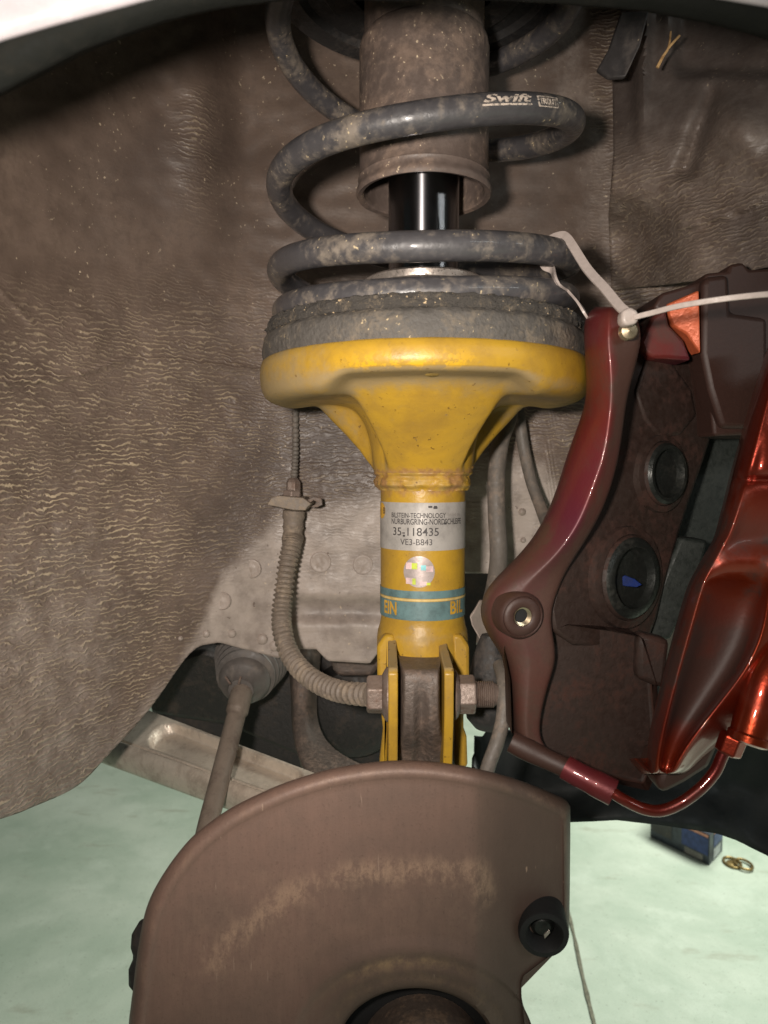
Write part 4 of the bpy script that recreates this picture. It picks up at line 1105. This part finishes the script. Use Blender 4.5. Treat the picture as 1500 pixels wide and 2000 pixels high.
bs = [(1296, 1500), (1330, 1470), (1372, 1418), (1402, 1408), (1404, 1460), (1386, 1500), (1340, 1530), (1296, 1552), (1282, 1536)]
prism('lower_boss', bs, 0.362, 0.03, M['candy_dust'], ca2, 0.004)
lathe('pipe_union', [(0.0046, -0.003), (0.0062, -0.002), (0.0064, 0.006), (0.005, 0.0075)], P(1424, 1462, 0.346), M['candy'], ca2, A=(0.35, 0, 1), n=6, smooth=False, bevel=0.0006)
tube('crossover_pipe', pxpath([(1196, 1548, 0.352), (1222, 1564, 0.350), (1258, 1580, 0.349), (1292, 1583, 0.348), (1330, 1568, 0.347), (1368, 1540, 0.346), (1396, 1508, 0.346), (1410, 1478, 0.346), (1422, 1452, 0.346)], 14), 0.0028, M['pipe_red'], ca2, n=20)
tube('lower_bar', pxpath([(998, 1448, 0.376), (1050, 1474, 0.372), (1110, 1502, 0.366), (1140, 1517, 0.363)], 10), lambda t: 0.0054 + 0.0004 * math.sin(9 * t), M['candy_dust'], ca2, n=20)
tube('union_sleeve', pxpath([(1104, 1498, 0.366), (1128, 1512, 0.363), (1165, 1531, 0.359), (1198, 1548, 0.356)], 10), lambda t: 0.0061 + 0.0005 * sst(0.5, 0.7, t), M['candy_leg'], ca2, n=20)
tp = []
for k in range(7): tp += [(0.0036, -0.006 + k * 0.0014), (0.0042, -0.0053 + k * 0.0014)]
lathe('threaded_stud', [(0.0001, -0.0065)] + tp, P(1224, 648, 0.3585), M['thread'], ca2, A=(0.1, 1, 0.1), n=28, cap=False, sharp=20)

# ------------------------------------------------------------------ cable tie
ct = thing('cable_tie', 'white nylon cable tie looped round the spring coil and through the caliper', 'cable tie', P(1232, 622, 0.35))
def strap(name, pts, parent, w=0.0019, th=0.0008, n=12):
    return sweep(name, pxpath(pts, n), lambda i, t: [(th, w), (-th, w), (-th, -w), (th, -w)], M['tie'], parent, up=(0, 1, 0), bevel=0.0003, sharp=30)
qi = min(range(int(5 * 24), int(6.05 * 24)), key=lambda k: abs(pix(path[k])[0] - 1084))
cp_, ctan = path[qi], (path[qi + 1] - path[qi - 1]).normalized()
cn = Vector((cp_.x - AX, cp_.y - AY, 0)).normalized(); cb = Vector((0, 0, 1))
def around(deg): return cp_ + (cn * math.cos(R(deg)) + cb * math.sin(R(deg))) * (SW + 0.0013)
tie_path = catmull([P(1226, 612, 0.346), P(1208, 596, 0.352), P(1180, 562, 0.364), P(1146, 524, 0.378)] + [around(a) for a in (48, 85, 125, 170, 215, 255)] + [P(1086, 552, cp_.y - 0.010), P(1108, 568, 0.398), P(1130, 592, 0.388), P(1144, 614, 0.384), P(1162, 640, 0.398)], 10)
sweep('strap', tie_path, lambda i, t: [(0.0006, 0.0023), (-0.0006, 0.0023), (-0.0006, -0.0023), (0.0006, -0.0023)], M['tie'], ct, up=(0, 1, 0), bevel=0.0003, sharp=30)
hd = prism('locking_head', [(1216, 606), (1232, 598), (1246, 606), (1250, 620), (1244, 632), (1222, 636), (1214, 626)], 0.342, 0.008, M['tie'], ct, 0.0016, bseg=3)
strap('tail', [(1238, 620, 0.341), (1270, 612, 0.336), (1330, 597, 0.326), (1420, 583, 0.316), (1510, 574, 0.312), (1600, 570, 0.315)], ct, 0.0012, 0.0008)

# ------------------------------------------------------------------ things on the floor
def floor_box():
    c0 = PZ(1385, 1691, ZF); c1 = PZ(1270, 1634, ZF); c2 = PZ(1411, 1662, ZF)
    bx_ = thing('parts_box', 'small navy and grey cardboard parts box on the pale green floor', 'box', c0)
    up = Vector((0, 0, 0.052))
    e1 = c1 - c0; e2 = c2 - c0
    vs = [c0, c1, c1 + e2, c2]; vs = vs + [v + up for v in vs]
    b = obj('carton', vs, [(0, 1, 2, 3), (4, 5, 6, 7), (0, 1, 5, 4), (1, 2, 6, 5), (2, 3, 7, 6), (3, 0, 4, 7)], M['boxdark'], bx_, smooth=False, bevel=0.0008)
    def pan(name, o, ea, a0, a1, b0, b1, m, nrm):
        off = nrm * 0.0006
        q = [o + ea * a0 + up * b0, o + ea * a1 + up * b0, o + ea * a1 + up * b1, o + ea * a0 + up * b1]
        obj(name, [v + off for v in q], [(0, 1, 2, 3)], m, b, smooth=False)
    n1 = e1.cross(up).normalized(); n1 = n1 if n1.y < 0 else -n1
    n2 = e2.cross(up).normalized(); n2 = n2 if n2.y < 0 else -n2
    pan('print_panel', c0, e1, 0.02, 0.45, 0.3, 0.86, M['navy'], n1)
    pan('print_panel', c0, e1, 0.10, 0.4, 0.05, 0.26, M['inkfaint'], n1)
    pan('print_panel', c0, e1, 0.02, 0.55, 0.88, 0.97, M['boxsalmon'], n1)
    pan('print_panel', c0, e1, 0.62, 0.98, 0.25, 0.95, M['liner'], n1)
    pan('print_panel', c0, e2, 0.3, 0.95, 0.45, 0.85, M['navy'], n2)
    pan('print_panel', c0, e2, 0.3, 0.95, 0.87, 0.97, M['boxsalmon'], n2)
    pan('print_panel', c0, e2, 0.3, 0.8, 0.08, 0.4, M['boxwhite'], n2)
floor_box()
rg = thing('brass_rings', 'two overlapping small brass rings lying flat on the floor beside the box', 'rings', PZ(1440, 1690, ZF))
for k, (x, y) in enumerate(((1430, 1687), (1452, 1693))):
    c0 = PZ(x, y, ZF) + Vector((0, 0, 0.0022 + 0.0022 * k))
    pth = [c0 + Vector((0.0125 * math.cos(2 * math.pi * i / 40), 0.017 * math.sin(2 * math.pi * i / 40), 0)) for i in range(41)]
    tube('ring', pth, 0.0022, M['brass'], rg, n=10)
    if k == 0:
        lathe('ring_web', [(0.0001, 0), (0.006, 0.0008), (0.009, 0)], c0, M['brass'], rg, n=16)
